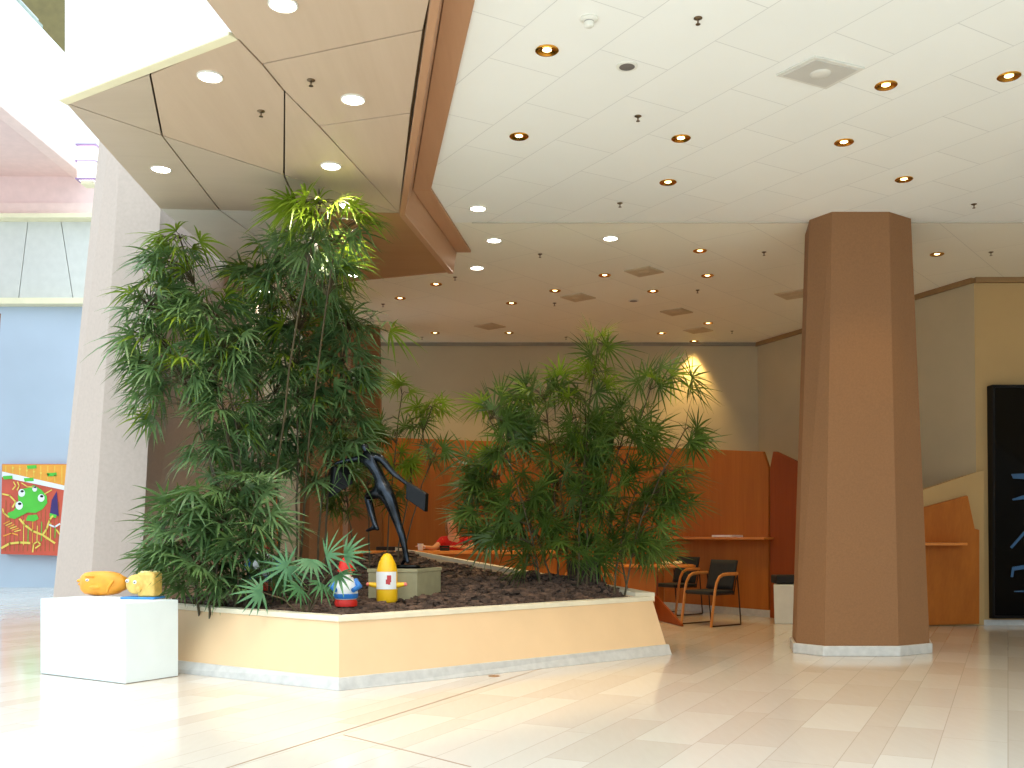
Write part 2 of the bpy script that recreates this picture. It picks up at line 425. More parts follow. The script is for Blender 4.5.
# big pale pier on the left, rising past the soffit
zt = 4.33
bt = [(X(86, 9.9), 9.9), (X(137, 9.9), 9.9), (X(221, 11.9), 11.9), (X(280, 12.9), 12.9), (-3.2, 14.0), (-4.8, 14.0), (X(66, 12), 12), (X(48, 10.4), 10.4)]
tpz = [(X(116, 9.95), 9.95), (X(160, 9.95), 9.95), (X(225, 11.8), 11.8), (X(257, 12.8), 12.8), (-3.5, 13.7), (-4.5, 13.7), (X(95, 11.8), 11.8), (X(90, 10.4), 10.4)]
k = 7.5 / zt
tp2 = [(b[0] + (t_[0] - b[0]) * k, b[1] + (t_[1] - b[1]) * k) for b, t_ in zip(bt, tpz)]
tapered('column', bt, tp2, 7.5, M['pier'], 'tall pale taupe column behind the bamboo palm, rising past the wood soffit', plinth=0)
def pier(x0, x1, Y, lab, w=6):
    b = octa(((X(x0, Y) + X(x1, Y)) / 2, Y + .3), (X(x1, Y) - X(x0, Y)) / 2 + .06, .3, .16)
    t_ = octa(((X(x0, Y) + X(x1, Y)) / 2, Y + .3), (X(x1, Y) - X(x0, Y)) / 2, .25, .16)
    return tapered('column', b, t_, ZC, M['column'], lab)
pier(300, 334, 13.0, 'narrow brown column seen through the tall bamboo palm')
pier(340, 377, 14.8, 'narrow brown column between the bamboo palm and the back wall')

# ------------------------------------------------------------------ atrium beyond, far left
YB = 22.0
def fr(x, y, Y=YB): return P(x, y, Y)
def zz(y, Y=YB): return HC - (y - HZ) / FPX * Y
xl, xr = -15.0, -3.6
struct(MB().slab((xr, YB), (xl, YB), 0, zz(304), -.3).build('wall_atrium', M['blue']))
struct(MB().box(((xl + xr) / 2, YB - .12, zz(303.5)), (xr - xl, .3, .14)).build('trim_9', M['cream'], bevel=.02))
wp = MB()
js = [(-40, 222, -80, 305), (28, 222, 18.5, 304), (61, 222, 73, 304), (110, 222, 128, 304), (150, 222, 190, 304)]
for a, b in zip(js, js[1:]):
    q = [fr(a[2] + .4, 299), fr(b[2] - .4, 299), fr(b[0] - .4, 221), fr(a[0] + .4, 221)]
    wp.loft([q, [p + Vector((0, .1, 0)) for p in q]])
struct(wp.build('wall_atrium_panels', plain('grey_white_panel', (206, 206, 200), .6, var=.02)))
struct(MB().slab((xr, YB + .1), (xl, YB + .1), zz(306), zz(218), -.3).build('wall_atrium_behind', plain('grey_joint', (140, 136, 128), .8)))
struct(MB().box(((xl + xr) / 2, YB - .1, zz(219.5)), (xr - xl, .4, .10)).build('trim_10', M['cream'], bevel=.015))
struct(MB().slab((xr, YB - .05), (xl, YB - .05), zz(217.5), zz(203.5), -.3).build('wall_atrium_band', M['pinkband']))
struct(MB().slab((xr, YB), (xl, YB), zz(203), zz(176) + .0, -.3).build('wall_atrium_pink', M['pink']))
zg = zz(176); xg = X(85, YB)
struct(MB().prism([(xg, -4), (xg, YB + .2), (xl, YB + .2), (xl, -4)], zg - .01, zg + .3).build('ceiling_gallery', M['pink']))
struct(MB().prism([(xg + .05, -4), (xg + .05, YB + .1), (xg - .25, YB + .1), (xg - .25, -4)], zg - .06, zg + .42).build('trim_11', M['pinkband'], bevel=.02))
zp = zg + 2.24
struct(MB().prism([(xg, -4), (xg, YB + .2), (xg - .2, YB + .2), (xg - .2, -4)], zg + .42, zp).build('wall_gallery', M['white']))
rl = thing('gallery_rail', 'grey metal rail along the top of the white gallery parapet, top left corner', 'rail', (xg, 15, zp))
MB().box((xg - .1, 8, zp + .03), (.22, 24, .06)).build('rail', plain('grey_green_rail', (150, 160, 150), .4, .4), rl)
MB().box((xg - .1, 8, zp + .16), (.05, 24, .05)).build('rail', plain('pale_rail', (190, 190, 186), .4, .4), rl)
struct(MB().slab((xg - .02, YB - .2), (xl, YB - .2), zg + .32, 16, -.3).build('wall_gallery_back', plain('olive_wall', (104, 92, 52), .8)))
struct(MB().slab((xr + 1, YB - .2), (xg + .0, YB - .2), zg, 16, -.3).build('wall_atrium_upper', M['white']))
cx = thing('column', 'brown column edge at the far left border of the photo', 'column', (X(-9, 19.5), 19.5, 0)); cx['kind'] = 'structure'
MB().loft([[Vector((x, y, 0)) for x, y in octa((X(-13, 20.3) - .5, 19.9), .5, .4, .12)], [Vector((x, y, zz(306, 19.5))) for x, y in octa((X(4, 20.3) - .5, 19.9), .5, .4, .12)]]).build('shaft', M['column'], cx)
lt = thing('lantern', 'white glazed lantern with thin frame bars beside the pale column', 'lantern', P(88, 186, 15))
MB().box(P(90, 166, 15), (.28, .28, .50)).build('shade', emit('white_lantern_glass', (255, 252, 250), 1.4), lt, bevel=.02)
mf_ = plain('mauve_frame', (150, 120, 160), .4)
for yy in (148, 164.5, 182): MB().box(P(90, yy, 15), (.31, .31, .02)).build('frame_bar', mf_, lt)

MB().box(P(90, 184.5, 15), (.2, .2, .05)).build('base', M['cream'], lt, bevel=.01)
MB().box((-5.6, 15, P(90, 166, 15).z), (1.3, .05, .05)).build('bracket', M['plastic'], lt)

# painting on the blue wall (generic bright creature design)
pt = thing('picture', 'bright painting of a green creature on red stripes hanging on the pale blue wall', 'painting', P(30, 554, YB - .08))
def pp(x, y, l): return P(x, y, YB - .16) + Vector((0, -l * .004, 0))
PM = [plain('paint_' + n_, c_, .6, var=.04, scale=3) for n_, c_ in (('crimson', (206, 88, 66)), ('orange', (236, 164, 62)), ('white', (236, 240, 244)), ('green', (86, 196, 66)), ('cream', (236, 212, 96)), ('violet', (62, 46, 112)), ('black', (24, 24, 30)), ('rust', (168, 96, 52)))]
pb = MB()
q = [pp(2, 464, 0), pp(1, 554, 0), pp(66, 556, 0), pp(68, 464, 0)]
pb.loft([q, [p + Vector((0, .1, 0)) for p in q]], 0)
def pgon(pts, l, mi): pb.poly([pp(x, y, l) for x, y in pts], mi)
def ell(cx_, cy_, rx, ry, l, mi): pgon([(cx_ + rx * math.cos(a * .4488), cy_ + ry * math.sin(a * .4488)) for a in range(14)], l, mi)
def stroke(pts, w, l, mi):
    for (ax, ay), (bx, by) in zip(pts, pts[1:]):
        d = Vector((bx - ax, by - ay)); n_ = Vector((-d.y, d.x)).normalized() * w / 2; e_ = d.normalized() * w * .3
        pgon([(ax + n_.x - e_.x, ay + n_.y - e_.y), (ax - n_.x - e_.x, ay - n_.y - e_.y), (bx - n_.x + e_.x, by - n_.y + e_.y), (bx + n_.x + e_.x, by + n_.y + e_.y)], l, mi)
for i in range(14): stroke([(6 + i * 4.4, 500 + (i * 37) % 17), (5.5 + i * 4.4, 551)], .9, 1, 7)
pgon([(2.5, 464.5), (67.5, 464.5), (66.5, 488), (2.3, 473)], 1, 1)
for i in range(9): stroke([(6 + i * 7, 466), (6 + i * 7, 472 + i * 1.4)], .6, 2, 4)
pgon([(2.3, 471.5), (66.5, 486), (66, 490.5), (2.2, 477)], 2, 2)
for a, b in ((32, 467), (52, 474.5), (8, 477.5), (29, 479.6)): pgon([(a - 5, b - 1.4), (a + 4.6, b - 2), (a + 5, b + 1.4), (a - 4, b + 2)], 3, 3)
pgon([(21, 489), (28, 488), (34, 485), (42, 490), (47, 496), (47.5, 503), (43, 509), (36, 513), (28, 512.5), (21, 516), (15, 519), (8, 517.5), (8, 513), (14, 510.5), (19, 503), (18, 496)], 3, 3)
pgon([(28, 515.5), (37, 514.5), (39, 519), (34, 521.5), (26, 520.5)], 3, 3)
for a, b, r_ in ((22, 493, 3.4), (19.5, 505.5, 3.7), (41.5, 498, 3.4), (35, 489, 2.4)):
    ell(a, b, r_, r_ * 1.15, 4, 2); ell(a + .6, b - 1.7, r_ * .5, r_ * .35, 5, 6)
pgon([(57, 491), (59, 516), (50, 514.5), (52, 500)], 3, 5); pgon([(50, 513), (57, 515), (56.5, 518), (50, 517)], 4, 3)
stroke([(3, 494), (10, 495.5), (16, 502), (13, 507)], 1.6, 4, 4); stroke([(20, 519), (25, 525), (33, 531), (43, 535), (55, 543)], 2.0, 4, 4)
stroke([(43, 535), (47, 529), (50, 520), (53, 516)], 1.8, 5, 4); stroke([(2, 548), (10, 543.5), (20, 542.5), (30, 543)], 2.2, 4, 4)
stroke([(33, 552), (34, 544), (38, 541.5), (41, 544.5), (36, 548)], 1.4, 4, 4); stroke([(14, 482), (16, 486), (13, 489.5)], 1.2, 4, 4); stroke([(18, 482), (19.5, 486), (17.5, 490)], 1.2, 4, 4)
for i in range(8): stroke([(24 + i * 4.5, 520 + (i * 23) % 9), (23.6 + i * 4.5, 545 - (i * 17) % 8)], .8, 2, (4, 3, 1)[i % 3])
for i in range(6): stroke([(4 + i * 2.2, 524 + i * 1.5), (10 + i * 2.2, 521 + i * 1.8)], 1.0, 3, (1, 4)[i % 2])
for i in range(7): pgon([(12 + i * 7, 467 + i * 1.3), (14.5 + i * 7, 467.2 + i * 1.3), (13 + i * 7, 470 + i * 1.3)], 3, 4)
stroke([(48, 524), (55, 527), (60, 524)], 1.6, 4, 2); stroke([(57, 530), (61, 536), (64, 545)], 1.4, 4, 4); stroke([(4, 536), (12, 533), (18, 535)], 1.2, 4, 1)
stroke([(22, 483), (28, 487), (34, 487)], 1, 4, 4); stroke([(3, 509), (4, 513), (9, 517)], 1.4, 4, 4); stroke([(45, 494), (52, 490)], 1, 4, 4)
pb.build('canvas', PM, pt)

# ------------------------------------------------------------------ planter
ZR = .533
b1, b2, b3 = F(339, 690.5), F(179, 672.5), F(669, 654.5)
b2 = b1 + (b2 - b1) * 1.42
r1, r2, r3 = Z(339, 619, ZR), Z(179, 607, ZR), Z(652, 598.5, ZR)
r2 = r1 + (r2 - r1) * 1.36
bk = Vector((r3.x - 2.9, r3.y + 2.44, ZR)); bkb = bk + Vector((.05, .12, -ZR))
zbk = ZR + .445                                             # rear wall ramps up to the left
def mixv(a, b, t): return a + (b - a) * t
plt = thing('planter', 'large apricot planter with sloping sides, pale rim and marble skirting', 'planter', (0, 9.5, 0))
plt.location = ((b1 + b3) / 2).to_2d().to_3d()
base = [b1, b3, bkb, b2]; rim = [r1, r3, bk, r2]
sk0 = inset(base, -.02)
t9 = .095 / ZR
sk1 = [mixv(p, q_, t9) for p, q_ in zip(sk0, inset(rim, -.02))]
MB().loft([sk0, sk1]).build('skirting', M['stone'], plt, bevel=.004)
ib = inset(rim, .115)
pbm = MB(); NG = 12
for i in range(4):
    j = (i + 1) % 4
    g_ = [mixv(mixv(base[i], base[j], a / NG), mixv(rim[i], rim[j], a / NG), b / NG) for a in range(NG + 1) for b in range(NG + 1)]
    pbm.add(g_, [(a * (NG + 1) + b, (a + 1) * (NG + 1) + b, (a + 1) * (NG + 1) + b + 1, a * (NG + 1) + b + 1) for a in range(NG) for b in range(NG)])
pbm.loft([rim, ib, [lift(p, .2) for p in ib]], cap=False)
pbm.build('body', M['planter'], plt, smooth=30)
cp = MB(); ro = inset(rim, -.018); ri = inset(rim, .11); n = 4
for i in range(n - 1 if False else n):
    j = (i + 1) % n
    if i == 1: continue
    q = [ro[i], ro[j], ri[j], ri[i]]
    cp.loft([[p - up * .022 for p in q], [p + up * .022 for p in q]])
cp.build('rim', plain('cream_rim_stone', (232, 222, 196), .45, var=.03), plt, bevel=.006)
rw = MB()                                                  # ramped rear wall with pale coping
q0, q1 = ro[1], ro[2]; i0, i1 = ri[1], ri[2]
rw.loft([[q0 - up * .03, q1 - up * .03, i1 - up * .03, i0 - up * .03], [q0 + up * .02, lift(q1, zbk), lift(i1, zbk), i0 + up * .02]])
rw.build('rear_wall', M['planter'], plt)
cq = MB(); cq.loft([[q0 + up * .02, lift(q1, zbk), lift(i1, zbk), i0 + up * .02], [q0 + up * .06, lift(q1, zbk + .04), lift(i1, zbk + .04), i0 + up * .06]])
cq.build('rear_coping', plain('tan_coping_stone', (206, 192, 166), .5, var=.03), plt)
# bark mulch mound
def inside(pts, x, y):
    c = False; n_ = len(pts)
    for i in range(n_):
        a, b = pts[i], pts[i - 1]
        if (a.y > y) != (b.y > y) and x < (b.x - a.x) * (y - a.y) / (b.y - a.y) + a.x: c = not c
    return c
bed = inset(rim, .12)
def soil(x, y):
    p = Vector((x, y))
    a = bed[0].to_2d(); b = bed[1].to_2d(); c = bed[3].to_2d()
    d1 = (b - a).normalized(); d2 = (c - a).normalized()
    n1 = Vector((-d1.y, d1.x)); n2 = Vector((d2.y, -d2.x))
    u = max(0, (p - a).dot(n1)); w = max(0, (p - a).dot(n2))
    top_ = .43 * min(1, u / 3.4) + .03 * max(0, min(1, (u - 2.75) / .45)) + .12 * min(1, u / .35) * max(0, min(1, (1.55 - u) / .5))
    hgt = ZR - .03 + top_ * min(1, w / 3.3) ** .75
    return hgt + .05 * min(1, u * 2, w * 2) * noise.noise(Vector((x * 3, y * 3, 0)))
mm = MB(); NU, NV = 60, 60; grid = []
for i in range(NU + 1):
    for j in range(NV + 1):
        p = mixv(mixv(bed[0], bed[1], i / NU), mixv(bed[3], bed[2], i / NU), j / NV)
        grid.append(Vector((p.x, p.y, soil(p.x, p.y) + .025 * noise.noise(Vector((p.x * 14, p.y * 14, 1))))))
mm.add(grid, [(i * (NV + 1) + j, (i + 1) * (NV + 1) + j, (i + 1) * (NV + 1) + j + 1, i * (NV + 1) + j + 1) for i in range(NU) for j in range(NV)])
rnd = random.Random(3)
for k in range(5200):
    a, b = rnd.random(), rnd.random() ** 1.6
    p = mixv(mixv(bed[0], bed[1], a), mixv(bed[3], bed[2], a), b)
    s_ = rnd.uniform(.016, .045)
    m3 = Matrix.Rotation(rnd.uniform(0, 6.3), 3, 'Z') @ Matrix.Rotation(rnd.uniform(-.7, .7), 3, 'X')
    mm.box((p.x, p.y, soil(p.x, p.y) + .012), (s_ * 1.7, s_, s_ * .6), m3, 1)
tag(mm.build('bark_mulch', [M['mulch'], M['chip']]), 'dark brown bark mulch heaped up inside the apricot planter', 'mulch', kind='stuff')

# ------------------------------------------------------------------ palms
def leaflet(mb, c, d, side, L, w, droop, seg=5, mi=0):
    d = d.normalized(); vs = []; sd = side.normalized()
    for k in range(seg + 1):
        t = k / seg
        p = c + d * (L * t) + Vector((0, 0, -droop * L * t * t))
        ww = w * (0.35 + .65 * math.sin(math.pi * min(1, t * 1.05 + .12))) if t < 1 else 0.0015
        if k == 0: ww = w * .3
        fold = Vector((0, 0, ww * .25))
        vs += [p - sd * ww / 2 + fold, p + sd * ww / 2 + fold]
    mb.add(vs, [(2 * k, 2 * k + 1, 2 * k + 3, 2 * k + 2) for k in range(seg)], mi)
def fan(mb, c, d, rn, n, L, w, droop, spread, mi=0, tilt=None, tl_=.7):
    d = d.normalized()
    s_ = d.cross(Vector((0, 0, 1)))
    if s_.length < .1: s_ = Vector((1, 0, 0))
    s_.normalize()
    nrm = s_.cross(d)
    if tilt is None: tilt = rn.uniform(-tl_, tl_)
    s_ = (s_ * math.cos(tilt) + nrm * math.sin(tilt)).normalized(); nrm = s_.cross(d)
    for k in range(n):
        th = spread * (k / (n - 1) - .5) * 2 + rn.uniform(-.06, .06)
        dd = d * math.cos(th) + s_ * math.sin(th) + nrm * rn.uniform(-.1, .1)
        LL = L * (1 - .28 * abs(th) / max(spread, .1)) * rn.uniform(.82, 1.12)
        sd = nrm.cross(dd)
        leaflet(mb, c, dd, sd, LL, w * rn.uniform(.8, 1.2), droop * rn.uniform(.5, 1.4), mi=mi)
def palm(name, label, loc, canes, blobs, leafm, seed, n=9, L=.26, w=.022, droop=.35, spread=1.7, cane_r=.012, dens=1.75, tl_=1.0, yp=.10):
    rn = random.Random(seed)
    t = thing(name, label, 'plant', loc)
    paths = []; fol = []
    for (bx, by, tx, ty, tz) in canes:
        b = Vector((bx, by, soil(bx, by) - .05)); e = Vector((tx, ty, tz))
        pts = []
        for k in range(9):
            q = k / 8; p = b.lerp(e, q)
            p.x += (tx - bx) * (q * q - q) * .7; p.y += (ty - by) * (q * q - q) * .7
            p += Vector((rn.uniform(-.012, .012), rn.uniform(-.012, .012), 0)) * (1 if 0 < k < 8 else 0)
            pts.append(p)
        paths.append(pts); fol.append(MB())
    for (c, r, cnt, *rest) in blobs:
        cnt = round(cnt * dens)
        mi = rest[0] if rest else 0
        for _ in range(cnt):
            while True:
                u = Vector((rn.uniform(-1, 1), rn.uniform(-1, 1), rn.uniform(-1, 1)))
                if u.length <= 1: break
            p = Vector(c) + Vector((u.x * r[0], u.y * r[1], u.z * r[2]))
            best = None
            for ci, pts in enumerate(paths):
                for k in range(1, 9):
                    q = pts[k]; dz = p.z - q.z
                    cost = (q - p).length + (max(0, -dz) * 1.5 if dz < 0 else 0)
                    if best is None or cost < best[0]: best = (cost, ci, q)
            _, ci, a = best
            if rest[0] == 0 and rn.random() < yp * max(0, p.z - 1.6): mi = 1  # higher leaves more often get the lamplit yellow
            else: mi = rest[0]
            out = (p - a)
            if out.length < .05: out = Vector((rn.uniform(-1, 1), rn.uniform(-1, 1), .3))
            outn = out.normalized()
            mid = a.lerp(p, .5) + Vector((0, 0, .12 * out.length))
            fol[ci].tube([a, a.lerp(mid, .6) + Vector((0, 0, .02)), mid, p], [.004, .0035, .003, .0025], 4, 2)
            hd = Vector((outn.x + u.x * .9, outn.y + u.y * .9 - .15, outn.z * .25 + rn.uniform(-.55, .25)))
            fan(fol[ci], p, hd, rn, n + rn.randint(-2, 2), L * rn.uniform(.8, 1.15), w, droop, spread, mi, None, tl_)
    for pts, f_ in zip(paths, fol):
        c_ = MB().tube(pts, [cane_r * (1 - .05 * k) for k in range(9)], 7).build('cane', M['cane'], t, smooth=60)
        if f_.v: f_.build('foliage', [leafm, M['leaf_lit'], M['cane']], c_, smooth=179)
    return t
def B(x, y, Y, rx, ry, cnt, rd=None, mi=0):   # a clump of leaves: centre on a ray at depth Y, radii given as seen from the front
    c = P(x, y, Y); a = rx * Y / FPX; b = ry * Y / FPX
    return (c, (a, rd or max(.18, a * .8), b), cnt, mi)
def CN(bx, by, x, y, Y): p = P(x, y, Y); return (bx, by, p.x, p.y, p.z)
# tall main palm
Y1 = 9.55
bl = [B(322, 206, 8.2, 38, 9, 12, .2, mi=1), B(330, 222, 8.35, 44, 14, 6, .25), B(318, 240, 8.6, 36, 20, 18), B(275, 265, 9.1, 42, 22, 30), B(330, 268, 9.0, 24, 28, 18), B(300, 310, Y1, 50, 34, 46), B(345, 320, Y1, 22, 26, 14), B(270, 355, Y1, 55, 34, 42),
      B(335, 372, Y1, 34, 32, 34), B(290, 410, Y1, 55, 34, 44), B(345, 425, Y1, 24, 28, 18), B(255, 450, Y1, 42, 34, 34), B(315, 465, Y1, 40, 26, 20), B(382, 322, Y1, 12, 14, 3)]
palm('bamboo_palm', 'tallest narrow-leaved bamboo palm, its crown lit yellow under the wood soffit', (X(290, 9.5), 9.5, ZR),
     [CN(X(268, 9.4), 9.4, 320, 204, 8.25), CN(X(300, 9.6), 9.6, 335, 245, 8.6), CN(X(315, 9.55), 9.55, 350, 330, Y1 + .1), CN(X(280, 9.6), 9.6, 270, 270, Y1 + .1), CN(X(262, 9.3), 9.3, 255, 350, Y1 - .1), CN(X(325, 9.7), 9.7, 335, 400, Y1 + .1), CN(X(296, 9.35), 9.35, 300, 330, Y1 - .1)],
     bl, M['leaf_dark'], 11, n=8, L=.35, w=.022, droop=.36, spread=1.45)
# left leaning palm
Y2 = 9.05
bl = [B(182, 240, Y2, 24, 8, 7, mi=1), B(172, 262, Y2, 34, 16, 16), B(152, 300, Y2, 30, 22, 22), B(200, 310, Y2, 36, 26, 30), B(145, 345, Y2, 24, 28, 18), B(185, 370, Y2, 40, 26, 22), B(150, 400, Y2, 14, 26, 10), B(228, 345, Y2, 30, 40, 30), B(222, 415, Y2, 32, 30, 24), B(205, 445, Y2, 20, 16, 6)]
palm('bamboo_palm', 'bamboo palm leaning left over the pale column, its drooping sprays overhanging the white pedestal', (X(240, 9.0), 9.0, ZR),
     [CN(X(250, 9.1), 9.1, 180, 238, Y2), CN(X(240, 9.0), 9.0, 150, 310, Y2), CN(X(255, 9.15), 9.15, 215, 320, Y2), CN(X(235, 9.0), 9.0, 185, 380, Y2), CN(X(245, 8.95), 8.95, 225, 420, Y2)],
     bl, M['leaf_dark'], 23, n=8, L=.32, w=.021, droop=.42, spread=1.4)
# bushy low palm in the left corner
Y3 = 8.75
bl = [B(225, 490, Y3, 46, 22, 26), B(180, 520, Y3, 34, 26, 22), B(240, 525, Y3, 46, 28, 34), B(205, 560, Y3, 50, 22, 30), B(165, 550, Y3, 24, 16, 8), B(265, 570, Y3, 30, 18, 10), B(225, 585, Y3, 48, 10, 12)]
palm('lady_palm', 'bushy dark lady palm low in the left corner of the planter behind the white pedestal', (X(215, 8.75), 8.75, ZR),
     [CN(X(215, 8.75), 8.75, 225, 495, Y3), CN(X(200, 8.8), 8.8, 180, 520, Y3), CN(X(235, 8.7), 8.7, 250, 520, Y3), CN(X(210, 8.7), 8.7, 200, 560, Y3), CN(X(245, 8.8), 8.8, 265, 560, Y3)],
     bl, M['leaf_dark'], 31, n=9, L=.32, w=.023, droop=.22, spread=1.7)
# small bright lady palm at the front corner
Y4 = 8.15
t = thing('lady_palm', 'small bluish lady palm with broad finger leaves in front of the statue', 'plant', (X(300, 8.15), 8.15, ZR))
rn = random.Random(5)
for (x, y, dx, dy, dz, n_, L_, sp_, tl) in ((287, 567, -.45, -.25, -.30, 12, .27, 2.5, 1.35), (326, 556, .5, -.25, .45, 9, .30, 1.5, -1.1), (312, 560, -.05, -.5, -.6, 9, .22, 1.3, .3), (344, 556, .75, -.15, .2, 8, .24, 1.3, -1.2), (322, 584, .1, -.5, -.5, 8, .20, 1.4, .6), (262, 592, -.7, -.3, -.1, 9, .24, 1.6, 1.2), (338, 575, .4, -.5, -.3, 8, .22, 1.4, -.6), (300, 588, -.2, -.5, -.2, 8, .2, 1.6, .9)):
    c = P(x, y, Y4); b = Vector((X(304, 8.2) + rn.uniform(-.05, .05), 8.22, soil(X(304, 8.2), 8.22) - .03))
    cn_ = MB().tube([b, b.lerp(c, .5) + Vector((0, 0, .06)), c], [.007, .006, .004], 6).build('stem', M['cane'], t, smooth=60)
    f_ = MB(); fan(f_, c, Vector((dx, dy, dz)), rn, n_ + 1, L_ * 1.12, .024, .10, sp_, 0, tl); f_.build('foliage', M['leaf_blue'], cn_, smooth=179)
# right lady palm
Y5 = 10.35
bl = [B(605, 338, Y5, 26, 6, 3, mi=1), B(598, 352, Y5, 24, 8, 3), B(580, 385, Y5, 40, 16, 12), B(590, 378, Y5, 24, 14, 4, mi=1), B(540, 395, Y5, 34, 22, 14), B(495, 405, Y5, 16, 14, 5), B(655, 380, Y5, 24, 12, 6), B(690, 385, Y5, 10, 14, 3),
      B(500, 440, Y5, 26, 24, 14), B(560, 440, Y5, 50, 30, 38), B(630, 430, Y5, 44, 26, 28), B(692, 440, Y5, 10, 22, 5), B(485, 490, Y5, 22, 26, 14), B(540, 500, Y5, 52, 34, 44), B(620, 490, Y5, 50, 34, 42), B(675, 490, Y5, 18, 28, 14),
      B(500, 535, Y5 - .2, 22, 14, 8), B(468, 516, Y5 - .1, 12, 14, 4), B(472, 470, Y5, 12, 16, 5), B(570, 545, Y5, 50, 20, 28), B(640, 540, Y5, 36, 22, 24), B(520, 560, Y5 - .3, 16, 10, 3)]
cns = [CN(X(540 + 9 * i, 10.3) + .02 * (i % 2), 10.15 + .1 * (i % 4), tx, ty, Y5 + .1 * (i % 3 - 1)) for i, (tx, ty) in enumerate(((490, 420), (500, 480), (545, 400), (560, 480), (598, 345), (585, 400), (625, 430), (650, 390), (640, 480), (685, 430), (560, 440)))]
palm('lady_palm', 'large round lady palm with fan leaves at the right end of the planter', (X(585, 10.35), 10.35, ZR), cns, bl, M['leaf_fan'], 47, n=13, L=.37, w=.020, droop=.14, spread=2.1, cane_r=.011, dens=1.35, tl_=1.5, yp=.22)
# slim lady palm behind the statue
Y6 = 10.3
bl = [B(402, 388, Y6, 10, 8, 2, mi=1), B(428, 405, Y6, 16, 8, 4, mi=1), B(412, 425, Y6, 12, 10, 3), B(440, 412, Y6, 8, 8, 2, mi=1), B(435, 455, Y6, 14, 10, 4), B(402, 460, Y6, 14, 14, 5, mi=1), B(385, 430, Y6, 12, 14, 5), B(365, 470, Y6, 26, 30, 12), B(345, 500, Y6, 20, 22, 8), B(395, 490, Y6, 14, 14, 3), B(355, 440, Y6, 22, 18, 8)]
palm('lady_palm', 'slim yellow-lit lady palm rising behind the bronze statue', (X(385, 10.3), 10.3, ZR),
     [CN(X(385, 10.3), 10.3, 402, 395, Y6), CN(X(395, 10.3), 10.3, 432, 408, Y6), CN(X(370, 10.2), 10.2, 365, 450, Y6), CN(X(400, 10.35), 10.35, 437, 450, Y6), CN(X(355, 10.2), 10.2, 345, 490, Y6)],
     bl, M['leaf_fan'], 59, n=11, L=.28, w=.018, droop=.2, spread=2.0, cane_r=.009, dens=2.2, tl_=1.4)

# ------------------------------------------------------------------ statue and toys in the planter
def skin(name, pts, edges, mat, parent, root=0, sub=2):
    off = wl(parent) if parent else Vector()
    me = bpy.data.meshes.new(name); me.from_pydata([tuple(Vector(p[:3]) - off) for p in pts], edges, [])
    me.materials.append(mat)
    o = bpy.data.objects.new(name, me); col.objects.link(o)
    if parent: o.parent = parent
    sm = o.modifiers.new('body', 'SKIN'); sm.use_smooth_shade = True
    for i, p in enumerate(pts):
        sv = me.skin_vertices[0].data[i]; r_ = p[3]; sv.radius = r_ if isinstance(r_, tuple) else (r_, r_); sv.use_root = (i == root)
    o.modifiers.new('sub', 'SUBSURF').levels = sub; o.modifiers['sub'].render_levels = sub
    return o
YS = 9.25
def ps(x, y, dy=0): return P(x, y, YS + dy)
zt_ = P(400, 568, 9.2).z
pb_ = thing('stone_block', 'sage stone block carrying the bronze statue', 'plinth', (X(402, 9.3), 9.3, .45))
a_ = Vector((X(368, 9.05), 9.05)); b_ = Vector((X(417, 8.98), 8.98)); c_ = Vector((X(441, 9.45), 9.45)); d_ = a_ + (c_ - b_)
MB().prism([a_, b_, c_, d_], .45, zt_).build('block', M['plinth'], pb_, bevel=.008)
ctr = (a_ + b_ + c_ + d_) / 4
MB().prism([ctr + (p - ctr) * 1.03 for p in (a_, b_, c_, d_)], zt_ - .035, zt_).build('top_slab', M['plinth'], pb_, bevel=.006)
st = thing('statue', 'dark bronze statue of a running man holding a briefcase in each hand', 'statue', (X(408, YS), YS, zt_))
sv = []
def sv_(x, y, dy, r_):
    p = ps(x, y, dy); r_ = r_ if isinstance(r_, tuple) else (r_, r_)
    sv.append((p.x, p.y, p.z, (r_[0] * 1.14, r_[1] * 1.14))); return len(sv) - 1
pel = sv_(384.5, 489, 0, (.062, .066)); wa = sv_(379, 476, .01, (.056, .046)); ch = sv_(373.5, 465, .03, (.078, .056)); nk0 = sv_(369.5, 456.5, .05, (.052, .04)); nk = sv_(367, 452, .065, .025)
hd0 = sv_(365, 448, .08, (.034, .036)); hd1 = sv_(363.5, 443.5, .09, (.03, .033))
ls = sv_(361.5, 458.5, .08, .032); le = sv_(348, 460.5, .12, .024); lh = sv_(337, 463, .14, .017); lf = sv_(334, 465.5, .15, .014)
rs = sv_(380.5, 457.5, -.02, .033); re = sv_(393, 473, -.03, .024); rh = sv_(406, 483, -.04, .017); rf = sv_(409, 486, -.04, .014)
lhip = sv_(379.5, 492.5, .03, .058); lk = sv_(367.5, 496, .16, .038); lsh = sv_(371, 511, .14, .032); la = sv_(376, 527, .08, .018); lto = sv_(366, 531, .14, .013); lhe = sv_(378.5, 530, .06, .014)
rhip = sv_(388, 494, -.03, .064); rk = sv_(398.5, 525, -.01, .034); rca = sv_(402.5, 537, -.03, .032); ra = sv_(406.5, 557, -.02, .019); rto = sv_(401, 565.5, .1, .014); rhe = sv_(408, 563.5, -.05, .016)
ed = [(pel, wa), (wa, ch), (ch, nk0), (nk0, nk), (nk, hd0), (hd0, hd1), (nk0, ls), (ls, le), (le, lh), (lh, lf), (nk0, rs), (rs, re), (re, rh), (rh, rf), (pel, lhip), (lhip, lk), (lk, lsh), (lsh, la), (la, lto), (la, lhe), (pel, rhip), (rhip, rk), (rk, rca), (rca, ra), (ra, rto), (ra, rhe)]
skin('figure', sv, ed, M['bronze'], st, pel)
